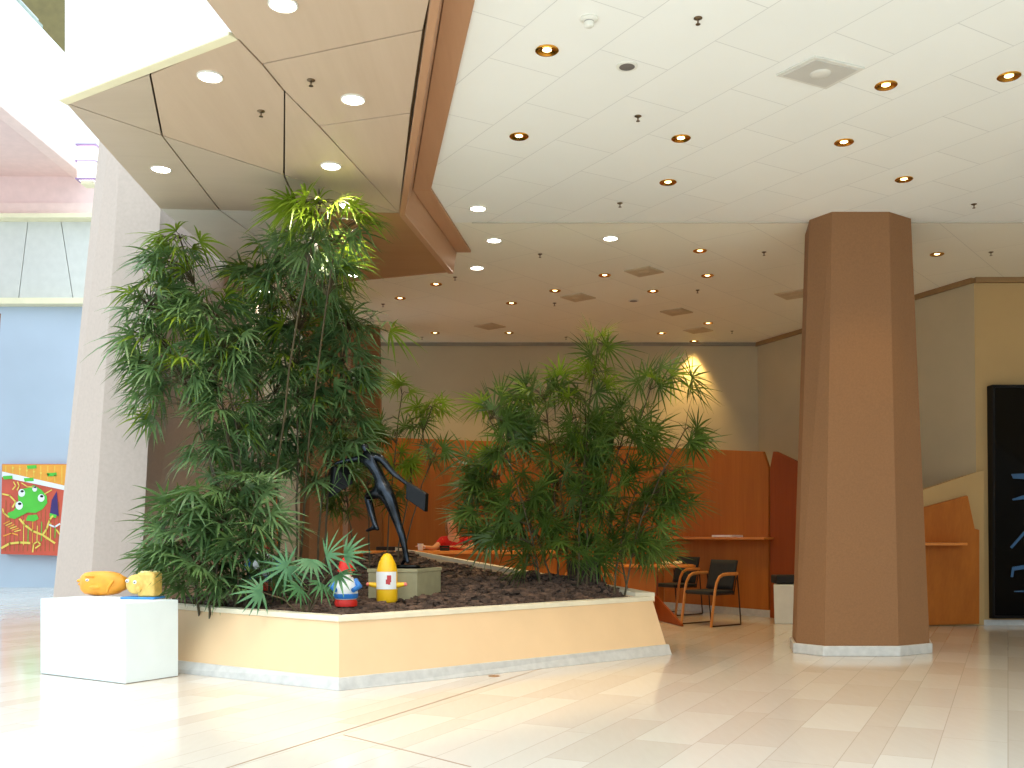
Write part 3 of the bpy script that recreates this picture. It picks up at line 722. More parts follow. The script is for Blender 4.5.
def bag(pts, th, nm):
    q = [Vector(p) for p in pts]; nrm = (q[1] - q[0]).cross(q[3] - q[0]).normalized() * th
    return MB().loft([q, [p + nrm for p in q]])
bag([ps(409.5, 482, -.09), ps(429, 494, -.16), ps(428, 512, -.16), ps(409, 499, -.09)], -.07, '').build('briefcase', M['bronze_case'], st, bevel=.006)
MB().tube([ps(412, 483.5, -.07), ps(411, 481, -.07), ps(408, 484, -.05), ps(416, 488, -.1), ps(417, 486.5, -.08)], .006, 6).build('handle', M['bronze_case'], st)
bag([ps(331, 466, .1), ps(345, 467, .2), ps(350, 483, .2), ps(328, 497, .1)], -.06, '').build('briefcase', M['bronze_case'], st, bevel=.006)
MB().tube([ps(333, 467, .13), ps(332.5, 464, .14), ps(338, 463.5, .16), ps(339, 467, .15)], .006, 6).build('handle', M['bronze_case'], st)
bc = ps(406, 566.5, 0); MB().lathe([(.12, zt_ - .0), (.125, zt_ + .012), (.11, zt_ + .03), (.0, zt_ + .032)], (bc.x + .01, bc.y + .03, 0), 20).build('base', M['bronze'], st, smooth=40)

# yellow bottle-shaped doll
YD = 8.8
dc = P(387, 602, YD); t = thing('yellow_doll', 'yellow bottle-shaped doll with outstretched arms and a white label in front of the stone block', 'doll', (dc.x, dc.y, dc.z))
H_ = 49 * YD / FPX
prof = [(.0, 0), (.082, .0), (.092, .02), (.094, .12), (.092, .24), (.088, .28), (.075, .335), (.05, .39), (.03, .415), (.0, .425)]
kz = H_ / .425
MB().lathe([(r_, z_ * kz) for r_, z_ in prof], dc, 28).build('body', M['yellow'], t, smooth=50)
for s_ in (-1, 1):
    a0 = dc + Vector((s_ * .08, -.02, .145 * kz)); a1 = dc + Vector((s_ * .155, -.03, .155 * kz))
    am = MB().tube([a0, a0.lerp(a1, .5), a1], [.026, .022, .017], 10).build('arm', M['yellow'], t, smooth=60)
    MB().ball(a1 + Vector((s_ * .01, 0, 0)), .017).build('hand', plain('pink_hand', (226, 120, 110), .5), am, smooth=179)
lab = MB()
rows = [[dc + Vector((math.sin(a) * .097, -math.cos(a) * .097, z_ * kz)) for a in [(-1.2 + 2.3 * i / 12) for i in range(13)]] for z_ in (.115, .265)]
lab.loft(rows, closed=False, cap=False); rows = [[dc + Vector((math.sin(a) * .0975, -math.cos(a) * .0975, z_ * kz)) for a in [(-1.2 + .9 * i / 6) for i in range(7)]] for z_ in (.07, .115)]
lb = lab.build('label', M['label_white'], t, smooth=60)
em = MB()
for (u0, u1, v0, v1) in ((.12, .5, .175, .235), (.2, .42, .155, .175), (.02, .2, .16, .2)):
    em.loft([[dc + Vector((math.sin(u0 + (u1 - u0) * i / 5) * .0985, -math.cos(u0 + (u1 - u0) * i / 5) * .0985, z_ * kz)) for i in range(6)] for z_ in (v0, v1)], closed=False, cap=False)
em.build('emblem', plain('red_emblem', (196, 56, 62), .5), lb)
# red-capped garden gnomes
def gnome(x, ytop, ybot, Y, label, flip=1):
    b = P(x, ybot, Y); h = (ybot - ytop) * Y / FPX; w = h * .19
    t = thing('garden_gnome', label, 'garden figure', b)
    MB().lathe([(0, 0), (w * 1.0, 0), (w * 1.05, h * .07), (w * .95, h * .11), (w * .9, h * .12)], b, 18).build('base', M['red'], t, smooth=50)
    MB().lathe([(w * .95, h * .12), (w * 1.08, h * .2), (w * 1.05, h * .32), (w * .85, h * .44), (w * .6, h * .5)], b, 18).build('body', M['label_white'], t, smooth=50)
    MB().lathe([(w * 1.03, h * .135), (w * 1.11, h * .17), (w * 1.12, h * .215), (w * 1.04, h * .22)], b, 18).build('belt', M['bluepaint'], t, smooth=50)
    for s_ in (-1, 1):
        MB().tube([b + Vector((s_ * w * .8, 0, h * .44)), b + Vector((s_ * w * 1.25, -w * .3, h * .34)), b + Vector((s_ * w * .8, -w * 1.0, h * .28))], [w * .3, w * .28, w * .22], 8).build('arm', M['bluepaint'], t, smooth=60)
    fc = MB().ball(b + Vector((0, -w * .1, h * .57)), (w * .62, w * .62, h * .1)).build('head', M['skin'], t, smooth=179)
    MB().ball(b + Vector((0, -w * .75, h * .57)), w * .16).build('nose', M['skin'], fc, smooth=179)
    MB().ball(b + Vector((0, -w * .45, h * .48)), (w * .55, w * .42, h * .1)).build('beard', M['label_white'], t, smooth=179)
    MB().tube([b + Vector((0, 0, h * .6)), b + Vector((0, 0, h * .74)), b + Vector((flip * w * .15, 0, h * .88)), b + Vector((flip * w * .5, 0, h))], [w * .78, w * .6, w * .3, w * .06], 16).build('cap', M['red'], t, smooth=60)
gnome(346, 548, 606, 8.6, 'red-capped garden gnome in white and blue beside the yellow doll')
gnome(264, 521, 590, 9.6, 'garden gnome with a red cap half hidden behind the bamboo palm canes', -1)

# ------------------------------------------------------------------ white pedestal and the two papier heads
P0 = F(125, 684.3).to_2d(); u_ = Vector((-.85, .53)).normalized(); v_ = Vector((u_.y, -u_.x)); v_ = -v_ if v_.y < 0 else v_
HP = .642
pd = thing('pedestal', 'low white box pedestal standing on the floor at the left', 'pedestal', (P0.x, P0.y, 0))
q = [P0, P0 + v_ * .52, P0 + v_ * .52 + u_ * 1.12, P0 + u_ * 1.12]
MB().prism(q, .004, HP).build('box', plain('white_pedestal_paint', (216, 224, 224), .5, var=.01), pd, bevel=.004)
MB().prism([P0 + (p - P0) * .985 + (v_ + u_) * .006 for p in q], 0, .006).build('shadow_gap', M['gap'], pd)
def on(px, py, up_=0): p = Z(px, py, HP); p.z += up_; return p
oc = on(103, 595.5); dirx = Vector((.93, -.33, 0)).normalized()
rz = Matrix.Rotation(math.atan2(-.16, .98), 3, 'Z')
YH = oc.y
t = thing('orange_head', 'long orange papier-mache head lying on the white pedestal', 'sculpture', oc)
mb = MB(); rings = []; nseg = 22
prof = [(-.175, .012, .02), (-.165, .055, .07), (-.13, .085, .093), (-.06, .10, .103), (.02, .105, .104), (.08, .10, .098), (.12, .085, .088), (.16, .055, .065), (.185, .045, .055), (.2, .02, .03)]
zc = .109
for x_, ry_, rz_ in prof:
    rings.append([oc + rz @ Vector((x_ * 1.16, ry_ * 1.06 * math.copysign(abs(math.cos(a)) ** .75, math.cos(a)), zc + rz_ * 1.05 * math.copysign(abs(math.sin(a)) ** .75, math.sin(a)))) for a in [2 * math.pi * i / nseg for i in range(nseg)]])
mb.loft(rings).build('head', M['orange'], t, smooth=60)
def oh(x, y, z): return oc + rz @ Vector((x * 1.16, y * 1.06, z * 1.05))
MB().ball(oh(-.185, -.01, .125), (.03, .03, .017)).ball(oh(-.18, -.01, .095), (.024, .03, .014)).build('mouth', M['orange'], t, smooth=179)
e_ = MB().ball(oh(-.075, -.093, .135), (.02, .012, .012)).build('eye', M['label_white'], t, smooth=179); MB().ball(oh(-.075, -.104, .135), .006).build('pupil', M['pupil'], e_)
MB().ball(oh(-.01, -.1, .075), (.055, .022, .022)).build('cheek', M['orange'], t, smooth=179)
MB().tube([oh(-.1, -.085, .165), oh(-.06, -.098, .172), oh(-.02, -.1, .165)], [.006, .01, .006], 8).build('brow', M['orange'], t, smooth=60)
MB().tube([oh(.08, -.09, .03), oh(.1, -.095, .08), oh(.13, -.08, .13)], [.008, .014, .01], 8).build('jaw_ridge', M['orange'], t, smooth=60)
cc = on(143, 598.6)
t = thing('blue_plate', 'thin blue board under the cheese-yellow head on the white pedestal', 'board', cc)
MB().box(cc + Vector((0, .0, .009)), (.31, .2, .018), rz).build('board', plain('bright_blue_board', (60, 140, 214), .4), t, bevel=.008)
cc = cc + Vector((0, 0, .0185))
t = thing('cheese_head', 'square cheese-yellow papier-mache head with a round face on the blue board', 'sculpture', cc)
def chd(x, y, z): return cc + rz @ Vector((x * .76 + .01, y, z * 1.06))
MB().box(chd(.07, .0, .098), (.155, .15, .206), rz).build('block', M['cheese'], t, bevel=.02, seg=3)
face = MB(); rot = rz @ Matrix.Rotation(R(90), 3, 'X')
face.lathe([(.0, .0), (.066, .0), (.082, -.012), (.085, -.05), (.08, -.13)], chd(-.055, -.085, .1), 28, mat=rot @ Matrix.Scale(-1, 3, Vector((0, 0, 1))) if False else rz @ Matrix.Rotation(R(90), 3, 'X'))
face.build('face', M['cheese'], t, smooth=50)
MB().tube([chd(-.19, .0, .11), chd(-.15, -.0, .11), chd(-.09, 0, .11)], [.04, .05, .06], 12).build('neck', M['orange'], t, smooth=60)
for ex, ez in ((-.045, .118), (-.135, .128)):
    e_ = MB().ball(chd(ex, -.088, ez), (.016, .012, .016)).build('eye', M['label_white'], t, smooth=179); MB().ball(chd(ex + .003, -.1, ez), .006).build('pupil', M['pupil'], e_)
MB().ball(chd(.005, -.095, .066), (.02, .022, .03)).build('nose', M['cheese'], t, smooth=179)
cr = MB(); rn = random.Random(2)
for k in range(14): cr.ball(chd(.06 + rn.uniform(-.08, .07), rn.uniform(-.07, .06), .196), (rn.uniform(.012, .026), .018, .01), 8, 6)
cr.build('crust', plain('pale_crust', (240, 222, 150), .6, var=.1, scale=30), t, smooth=179)

# small brass plate in the floor
p = F(494, 676); fp = MB().lathe([(.0, .0), (.05, .0), (.05, .003), (.042, .005), (.0, .005)], p, 24).lathe([(.0, .005), (.014, .005), (.012, .007), (0, .007)], p, 12)
tag(fp.build('floor_socket', plain('brass_plate', (168, 120, 70), .35, .7), smooth=40), 'small round brass plate set in the floor before the planter', 'floor plate')

# ------------------------------------------------------------------ wood panelling and furniture at the back
def board(pts, th, mat, name, label, cat='panel', extra=None):
    """upright board whose front outline is given as 3-D points"""
    q = [Vector(p) for p in pts]; nr = (q[1] - q[0]).cross(q[-1] - q[0]).normalized() * th
    c = sum(q, Vector()) / len(q); t = thing(name, label, cat, (c.x, c.y, 0))
    MB().loft([[p for p in q], [p - nr for p in q]]).build('board', mat, t, bevel=.006)
    return t
def wl_(x, Y, z): return Vector((X(x, Y), Y, z))
s1a, s1b = Vector((-2.95, 16.0, 0)), Vector((2.46, 16.15, 0))
def top_at(px, py, Y): return P(px, py, Y)
t = board([wl_(343, 16.0, .09), wl_(664, 16.0, .09), P(664, 447.5, 16.0), P(460, 440, 16.0), P(343, 436, 16.0)], .05, M['cherry'], 'wood_screen', 'long cherry-wood screen along the back wall behind the statue and palms', 'screen')
MB().prism([wl_(343, 16.0, 0).to_2d(), wl_(664, 16.0, 0).to_2d(), wl_(664, 16.08, 0).to_2d(), wl_(343, 16.08, 0).to_2d()], 0, .09).build('plinth', M['stone'], t)
Y7 = 14.15
def on_line(a, b, px, py=None, z=None):      # where the ray through column px meets the upright plane a-b
    k = (px - 512) / FPX; a = Vector(a[:2]); b = Vector(b[:2]); d = b - a
    t_ = (k * a.y - a.x) / (d.x - k * d.y); p = a + d * t_
    return P(px, py, p.y) if z is None else Vector((p.x, p.y, z))
A7, B7 = (X(664, 15.95), 15.95), (X(775, Y7), Y7)
t = board([on_line(A7, B7, 664, z=.1), on_line(A7, B7, 768.5, z=.1), on_line(A7, B7, 768.5, 468), on_line(A7, B7, 763, 451.5), on_line(A7, B7, 664, 447.5)], .05, M['cherry'], 'wood_screen', 'cherry-wood screen with a long shelf, right of the lady palm', 'screen')
a_, b_ = wl_(664, 15.95, 0).to_2d(), wl_(775, Y7, 0).to_2d(); nn = Vector((b_.y - a_.y, a_.x - b_.x)).normalized()
MB().prism([a_ + nn * .01, b_ + nn * .01, b_ - nn * .06, a_ - nn * .06], 0, .1).build('plinth', M['stone'], t)
sh = MB().prism([a_, b_, b_ + nn * .32 + Vector((.06, .0)), a_ + nn * .32], 1.105, 1.14).build('shelf', M['tabletop'], t, bevel=.006)
pm = (a_ * .35 + b_ * .65) + nn * .12
tag(MB().box((pm.x, pm.y, 1.155), (.38, .26, .03), Matrix.Rotation(math.atan2((b_ - a_).y, (b_ - a_).x), 3, 'Z')).build('paper_stack', M['white'], bevel=.004), 'pale grey stack of papers lying on the long cherry shelf', 'papers')
A8, B8 = (X(769.5, 14.2), 14.2), (X(860, 12.7), 12.7)
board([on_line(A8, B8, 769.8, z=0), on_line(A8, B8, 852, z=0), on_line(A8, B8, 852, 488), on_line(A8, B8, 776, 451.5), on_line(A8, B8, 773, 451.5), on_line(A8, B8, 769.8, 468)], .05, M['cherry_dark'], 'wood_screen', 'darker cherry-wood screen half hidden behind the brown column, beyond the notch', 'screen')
# right end screen beside the black door
Y8 = 13.0
def lean(x, y, off):
    Y = 12.5
    for _ in range(6): Y = 13.04 - P(x, y, Y).z * .225 - off
    return P(x, y, Y)
lw = MB(); q = [lean(905, 627, .06), lean(984, 625, .06), lean(984, 470, .06), lean(977, 472, .06), lean(905, 496, .06)]
lw.loft([q, [p + Vector((.05, .35, 0)) for p in q]]); struct(lw.build('wall_low_right', M['paint_warm']))
Y9 = 12.75
t = board([lean(905, 626, .13), lean(979.5, 624, .13), lean(979.5, 530, .13), lean(975, 529, .13), lean(968, 496, .13), lean(905, 513, .13)], .05, M['cherry'], 'wood_screen', 'low cherry-wood screen with slanted top between the brown column and the black door', 'screen')
MB().box(P(938, 544, Y9 - .14), (48 * Y9 / FPX, .3, .035)).build('shelf', M['tabletop'], t, bevel=.005)
# black glazed door
YDr = 12.62
def pd_(x, y):
    Y = 12.5
    for _ in range(6): Y = 12.98 - P(x, y, Y).z * .225
    return P(x, y, Y)
dr = struct(thing('door_1', 'black glazed door at the right border of the photo', 'door', (X(1020, YDr), YDr, 0)))
q = [pd_(993, 616), pd_(1075, 616), pd_(1075, 387), pd_(993, 387)]
MB().loft([q, [p + Vector((0, .3, 0)) for p in q]]).build('glass', M['glass_black'], dr)
fm = MB()
for a, b in (((991.5, 617.5), (994, 385.5)), ((1074, 617.5), (1077, 385.5)), ((991.5, 388), (1077, 385)), ((991.5, 618.5), (1077, 615.5))):
    q = [pd_(a[0], a[1]), pd_(b[0], a[1]), pd_(b[0], b[1]), pd_(a[0], b[1])]
    fm.loft([[p + Vector((0, -.03, 0)) for p in q], [p + Vector((0, .25, 0)) for p in q]])
fm.build('door_frame', plain('black_frame', (14, 13, 16), .5, spec=.2), dr)
bars = MB()  # blue reflections in the door glass, laid on as coloured strips
for pts in (((1011, 474), (1024, 473.5), (1024, 479), (1013, 478.5)), ((1012, 499), (1024, 495), (1024, 499), (1013, 500.5)), ((1010, 547), (1024, 531), (1024, 535), (1012, 548.5)), ((1012, 567), (1024, 565), (1024, 569), (1014, 570.5), (1013, 577), (1010.5, 577)), ((1014, 591), (1024, 590.5), (1024, 592), (1014, 592))):
    q = [pd_(a, b) + Vector((0, -.006, 0)) for a, b in pts]; bars.loft([q, [p + Vector((0, .01, 0)) for p in q]])
bars.build('reflection_lines', plain('blue_reflection', (60, 104, 150), .3), dr)
# bin
wb = thing('waste_bin', 'white waste bin with black top between the notch in the screen and the brown column', 'bin', (X(786, 13.3), 13.3, 0))
MB().loft([[Vector((X(774.5, 13.2), 13.2, 0)), Vector((X(800, 13.2), 13.2, 0)), Vector((X(800, 13.5), 13.5, 0)), Vector((X(775, 13.5), 13.5, 0))], [Vector((X(773.5, 13.2), 13.2, .52)), Vector((X(801, 13.2), 13.2, .52)), Vector((X(801, 13.5), 13.5, .52)), Vector((X(774, 13.5), 13.5, .52))]]).build('body', M['plastic'], wb, bevel=.01)
MB().box((X(787, 13.35), 13.35, .585), (.36, .3, .11)).build('lid', M['black'], wb, bevel=.02)

# chair prototype: faces local -X, base at origin
def make_chair(label):
    t = thing('armchair', label, 'chair', (0, 0, 0), 'black armchairs around the tables')
    W = .26; D = .27
    MB().box((-.02, 0, .435), (.46, .44, .045)).build('seat', M['black'], t, bevel=.018, seg=3)
    bkm = MB(); rows = []
    for k in range(7):
        f = k / 6; z = .46 + .38 * f; xo = .17 + .10 * f
        rows.append([Vector((xo - .035 * math.cos((j / 8 - .5) * 2.2) + .03, (j / 8 - .5) * .44, z)) for j in range(9)])
    n_ = MB(); n_.loft(rows, closed=False, cap=False)
    bo = n_.build('backrest', M['black'], t, smooth=60); so = bo.modifiers.new('thick', 'SOLIDIFY'); so.thickness = .03
    for s_ in (-1, 1):
        y = s_ * W
        pts = [(-D, y, .0), (-D + .03, y, .2), (-D + .07, y, .45), (-D + .10, y, .56), (-D + .15, y, .635), (-D + .22, y, .665), (-D + .32, y, .672), (D - .04, y, .672)]
        MB().tube(pts, [(.013, .022)] * len(pts), 10, flat=(0, 1, 0)).build('arm', M['beech'], t, smooth=50)
        MB().tube([(D - .05, y, .662), (D - .02, y, .4), (D + .02, y, .02), (D + .01, y, .012), (-D + .02, y, .012)], .009, 8).build('leg', M['black_metal'], t, smooth=60)
    fr_ = MB()
    for xx in (-.16, .16): fr_.tube([(xx, -W, .41), (xx, W, .41)], .01, 8)
    for s_ in (-1, 1): fr_.tube([(-D + .07, s_ * W * .85, .41), (.2, s_ * W * .85, .41), (.245, s_ * W * .85, .62)], .009, 8)
    fr_.build('seat_frame', M['black_metal'], t, smooth=60)
    return t
fwd = math.atan2(-.27, -.37)                                 # direction the first chair faces
def face(ang): return ang - math.pi
ch1 = make_chair('black armchair with curved wooden arms in front of the cherry shelf, nearest of the chairs')
ch1.location = (2.59, 13.05, 0); ch1.rotation_euler = (0, 0, face(fwd))
dup(ch1, (2.42, 14.78, 0), face(fwd), 'black armchair with curved wooden arms right beside the table end, partly behind another')
dup(ch1, (1.02, 12.9, 0), face(R(62)), 'black armchair seen dark through the canes of the right lady palm')
# table
tb = thing('table', 'orange wooden table behind the right end of the planter', 'table', (1.75, 13.5, 0))
def rr(cx_, cy_, hx, hy, a, n_=6, r_=.2):
    out = []
    for sx, sy, st_ in ((1, 1, 0), (-1, 1, 90), (-1, -1, 180), (1, -1, 270)):
        for i in range(n_ + 1):
            th = R(st_ + 90 * i / n_); out.append(Vector((sx * (hx - r_) + r_ * math.cos(th), sy * (hy - r_) + r_ * math.sin(th))))
    ca, sa = math.cos(a), math.sin(a)
    return [Vector((cx_ + p.x * ca - p.y * sa, cy_ + p.x * sa + p.y * ca)) for p in out]
MB().prism(rr(2.03, 14.05, .53, .33, R(-4)), .725, .755).build('tabletop', M['tabletop'], tb, bevel=.006)
q = [wl_(621, 13.82, .02), wl_(655, 13.8, .02), wl_(657, 13.8, .725), wl_(621, 13.82, .725)]
MB().loft([q, [p + Vector((.01, .05, 0)) for p in q]]).build('side_panel', M['cherry'], tb, bevel=.004)
q = [P(654, 594, 13.8), P(655.5, 619.5, 13.8), P(682, 626.5, 12.8), P(681, 624, 12.8)]
q = [Vector((p.x, p.y, max(p.z, 0.0))) for p in q]
MB().loft([q, [p + Vector((.03, .035, 0)) for p in q]]).build('foot', M['cherry_dark'], tb)
MB().box((X(656, 13.86), 13.88, .36), (.06, .06, .72)).build('leg', M['cherry_dark'], tb, bevel=.005)
MB().box((X(629, 14.25), 14.25, .36), (.06, .06, .72)).build('leg', M['cherry_dark'], tb, bevel=.005)
for i, (x, s_, lb_) in enumerate(((667, .05, 'crumpled pale paper lump on the left of the two on the orange table'), (677, .055, 'crumpled pale paper lump on the right of the two on the orange table'))):
    p = Vector((X(x, 13.95), 13.95, .756)); m_ = MB(); m_.ball(p + Vector((0, 0, .025)), (.075, .05, .027), 12, 8)
    for v in m_.v:
        k_ = 1 + .25 * noise.noise(v * 30); v.x = p.x + (v.x - p.x) * k_; v.z = max(.7565, p.z + (v.z - p.z) * k_)
    tag(m_.build('paper_wad', plain('cream_paper', (240, 220, 170), .8), smooth=60), lb_, 'paper')
rt = thing('round_table', 'round orange table top glimpsed between the canes of the right lady palm', 'table', (1.12, 13.7, 0))
c_ = Vector((X(593, 13.9), 13.9)); rt.location = (c_.x, c_.y, 0)
MB().lathe([(.0, .735), (.36, .735), (.37, .745), (.37, .758), (.36, .765), (.0, .765)], (c_.x, c_.y, 0), 32).build('tabletop', M['tabletop'], rt, smooth=40)
MB().lathe([(.2, 0), (.2, .02), (.035, .04), (.03, .1), (.03, .735)], (c_.x, c_.y, 0), 20).build('pedestal', M['black_metal'], rt, smooth=40)
# reception counter
YK = 14.1
kt = thing('reception_counter', 'orange wooden reception counter behind the planter mound', 'counter', (-.9, YK, 0))
k0, k1 = X(300, YK), X(556, YK); kz0 = P(0, 551, YK).z
MB().box(((k0 + k1) / 2, YK + .2, kz0 - .02), (k1 - k0, .55, .045)).build('worktop', M['tabletop'], kt, bevel=.008)
MB().box(((k0 + k1) / 2, YK + .05, (kz0 - .04) / 2), (k1 - k0 - .06, .04, kz0 - .045)).build('front_panel', M['cherry'], kt)
for xx in (k0 + .03, k1 - .03): MB().box((xx, YK + .22, (kz0 - .04) / 2), (.04, .42, kz0 - .045)).build('end_panel', M['cherry'], kt)
def onk(x, d=.2): return Vector((X(x, YK + d), YK + d, kz0 + .003))
p = onk(389.5, .25); tag(MB().box(p + Vector((0, 0, .028)), (.36, .2, .055)).build('document_tray', M['black'], bevel=.01), 'flat black tray on the reception counter behind the statue leg', 'tray')
p = onk(420.5, .12); cu = thing('cup', 'white cup on the reception counter next to the person in red', 'cup', p)
MB().lathe([(.0, 0), (.028, 0), (.034, .01), (.04, .09), (.042, .1), (.037, .1), (.03, .015), (.0, .012)], p, 20).build('body', M['label_white'], cu, smooth=50)
MB().tube([p + Vector((.036, 0, .08)), p + Vector((.062, 0, .07)), p + Vector((.062, 0, .035)), p + Vector((.033, 0, .025))], .006, 8).build('handle', M['label_white'], cu, smooth=60)
p = onk(444.5, .1); tl_ = thing('telephone', 'dark desk telephone on the counter before the person in red', 'telephone', p)
MB().box(p + Vector((0, .05, .02)), (.13, .16, .04)).build('body', M['black'], tl_, bevel=.008); MB().tube([p + Vector((-.07, .02, .055)), p + Vector((-.04, .02, .06)), p + Vector((.04, .02, .06)), p + Vector((.07, .02, .055))], [.018, .012, .012, .018], 8).build('handset', M['black'], tl_, smooth=60)
# person in red
YP = 14.75
ppn = thing('person', 'person in a red shirt leaning on the reception counter, partly hidden by palm leaves', 'person', (X(452, YP), YP, 0))
bx = X(455, YP); V_ = []
def av(x, y, z, r_): V_.append((bx + x, YP + y, z, r_)); return len(V_) - 1
pe = av(0, .12, .60, (.15, .12)); w1 = av(0, .10, .78, (.13, .10)); w2 = av(-.01, .05, .96, (.15, .11)); ns = av(-.02, .02, 1.10, (.10, .08)); nk = av(-.03, .0, 1.18, .05); h0 = av(-.04, -.03, 1.27, (.07, .082)); h1 = av(-.045, -.03, 1.36, (.072, .085)); h2 = av(-.045, -.02, 1.42, (.05, .06))
E = [(pe, w1), (w1, w2), (w2, ns), (ns, nk), (nk, h0), (h0, h1), (h1, h2)]
hands = []
for s_, el, wr in ((-1, (-.30, -.16, .97), (-.43, -.33, 1.0)), (1, (.27, -.14, .97), (.06, -.34, 1.0))):
    sh_ = av(s_ * .18, .03, 1.09, .058); e0_ = av(el[0], el[1], el[2], .045); w0 = av(wr[0], wr[1], wr[2], .027)
    dr_ = (Vector(wr) - Vector(el)).normalized(); pm_ = Vector(wr) + dr_ * .06; sd = dr_.cross(Vector((0, 0, 1))).normalized()
    pl_ = av(pm_.x, pm_.y, pm_.z - .005, (.034, .018)); E += [(ns, sh_), (sh_, e0_), (e0_, w0), (w0, pl_)]
    for k, ln in enumerate((.07, .078, .072, .056)):
        o_ = sd * (k - 1.5) * .02; q1_ = pm_ + dr_ * .035 + o_; q2_ = q1_ + dr_ * ln * .55 + Vector((0, 0, -.004)); q3_ = q1_ + dr_ * ln + Vector((0, 0, -.018))
        a1_ = av(*q1_, .009); a2_ = av(*q2_, .008); a3_ = av(*q3_, .007); E += [(pl_, a1_), (a1_, a2_), (a2_, a3_)]
    q1_ = Vector(wr) + dr_ * .03 - sd * .03 * s_; q2_ = q1_ + dr_ * .04 - sd * .015 * s_; a1_ = av(*q1_, .011); a2_ = av(*q2_, .008); E += [(w0, a1_), (a1_, a2_)]
for s_ in (-1, 1):
    hp_ = av(s_ * .09, .08, .58, .085); kn = av(s_ * .12, -.30, .56, .06); an = av(s_ * .12, -.25, .10, .038); to = av(s_ * .12, -.40, .035, .032); E += [(pe, hp_), (hp_, kn), (kn, an), (an, to)]
skin('body', V_, E, M['skin'], ppn, pe, 1)
sh2 = []; 
def bv(x, y, z, r_): sh2.append((bx + x, YP + y, z, r_)); return len(sh2) - 1
a0 = bv(0, .12, .64, (.165, .135)); a1 = bv(0, .10, .78, (.155, .122)); a2 = bv(-.01, .05, .96, (.17, .125)); a3 = bv(-.02, .02, 1.125, (.105, .085)); E2_ = [(a0, a1), (a1, a2), (a2, a3)]
for s_, el in ((-1, (-.25, -.085, 1.005)), (1, (.25, -.09, .995))):
    b0 = bv(s_ * .18, .03, 1.09, .074); b1_ = bv(el[0], el[1], el[2], .068); E2_ += [(a3, b0), (b0, b1_)]
skin('shirt', sh2, E2_, M['shirt'], ppn, a0, 1)
sh2 = []
a0 = bv(0, .12, .62, (.165, .135)); E2_ = []
for s_ in (-1, 1):
    b0 = bv(s_ * .09, .08, .58, .098); b1_ = bv(s_ * .12, -.30, .56, .075); b2_ = bv(s_ * .12, -.25, .12, .055); E2_ += [(a0, b0), (b0, b1_), (b1_, b2_)]
skin('trousers', sh2, E2_, M['trousers'], ppn, a0, 1)
hm = MB(); hc = Vector((bx - .045, YP - .01, 1.37)); hb = hc + Vector((0, .035, .012))
hm.ball(hb, (.092, .10, .105), 16, 10); hm.ball(hc + Vector((-.06, .05, -.09)), (.045, .06, .11), 10, 8); hm.ball(hc + Vector((.06, .05, -.09)), (.045, .06, .11), 10, 8)
hm.build('hair', M['hair'], ppn, smooth=179)
for s_ in (-1, 1): MB().ball(hc + Vector((s_ * .03, -.1, -.03)), (.013, .008, .008), 8, 6).build('eye', M['pupil'], ppn)
MB().ball(hc + Vector((0, -.112, -.06)), (.013, .018, .02), 8, 6).build('nose', M['skin'], ppn, smooth=179); MB().ball(hc + Vector((0, -.098, -.1)), (.024, .008, .007), 8, 6).build('mouth', plain('lips', (170, 84, 74), .5), ppn, smooth=179)
sb = thing('stool', 'dark stool under the person in red behind the reception counter', 'stool', (bx, YP + .12, 0))
MB().lathe([(0, .44), (.18, .44), (.19, .46), (.18, .49), (0, .49)], (bx, YP + .12, 0), 20).build('seat', M['black'], sb, smooth=40)
MB().lathe([(.22, 0), (.22, .02), (.03, .04), (.025, .44)], (bx, YP + .12, 0), 16).build('pedestal', M['black_metal'], sb, smooth=40)
# wooden panel glimpsed left through the palms
board([wl_(246, 15.6, 0), wl_(278, 15.6, 0), P(278, 452, 15.6), P(246, 455, 15.6)], .05, M['cherry'], 'wood_screen', 'narrow cherry-wood screen glimpsed left through the bamboo palm leaves', 'screen')

# ------------------------------------------------------------------ ceiling fittings
WARM = (1.0, .68, .24); NEUT = (1.0, .86, .66)
def lamp(parent, en, c, size=95, blend=.8, rad=.04, z=-.03):
    l = bpy.data.lights.new('lamp', 'SPOT'); l.energy = en; l.color = c; l.spot_size = R(size); l.spot_blend = blend; l.shadow_soft_size = rad
    o = bpy.data.objects.new('lamp', l); col.objects.link(o); o.parent = parent; o.location = (0, 0, z); return o
def gold_light(label):
    t = thing('downlight', label, 'ceiling light', (0, 0, 0), 'gold rimmed downlights in the tiled ceiling')
    MB().lathe([(.074, .0), (.076, -.006), (.068, -.012), (.062, -.010), (.048, -.003), (.03, -.0008)], seg=24, cap=False).build('reflector', M['gold'], t, smooth=60)
    MB().lathe([(.0, -.009), (.016, -.0075), (.026, -.002), (.03, -.0005)][::-1], seg=16, cap=False).build('bulb', M['bulb'], t, smooth=60)
    return t
def white_light(label):
    t = thing('downlight', label, 'ceiling light', (0, 0, 0), 'white glowing downlights')
    MB().lathe([(.082, .0), (.082, -.008), (.074, -.012), (.07, -.008)], seg=24, cap=False).build('ring', M['plastic'], t, smooth=60)
    MB().lathe([(.0, -.012), (.04, -.011), (.07, -.008)][::-1], seg=20, cap=False).build('diffuser', M['disc'], t, smooth=60)
    return t
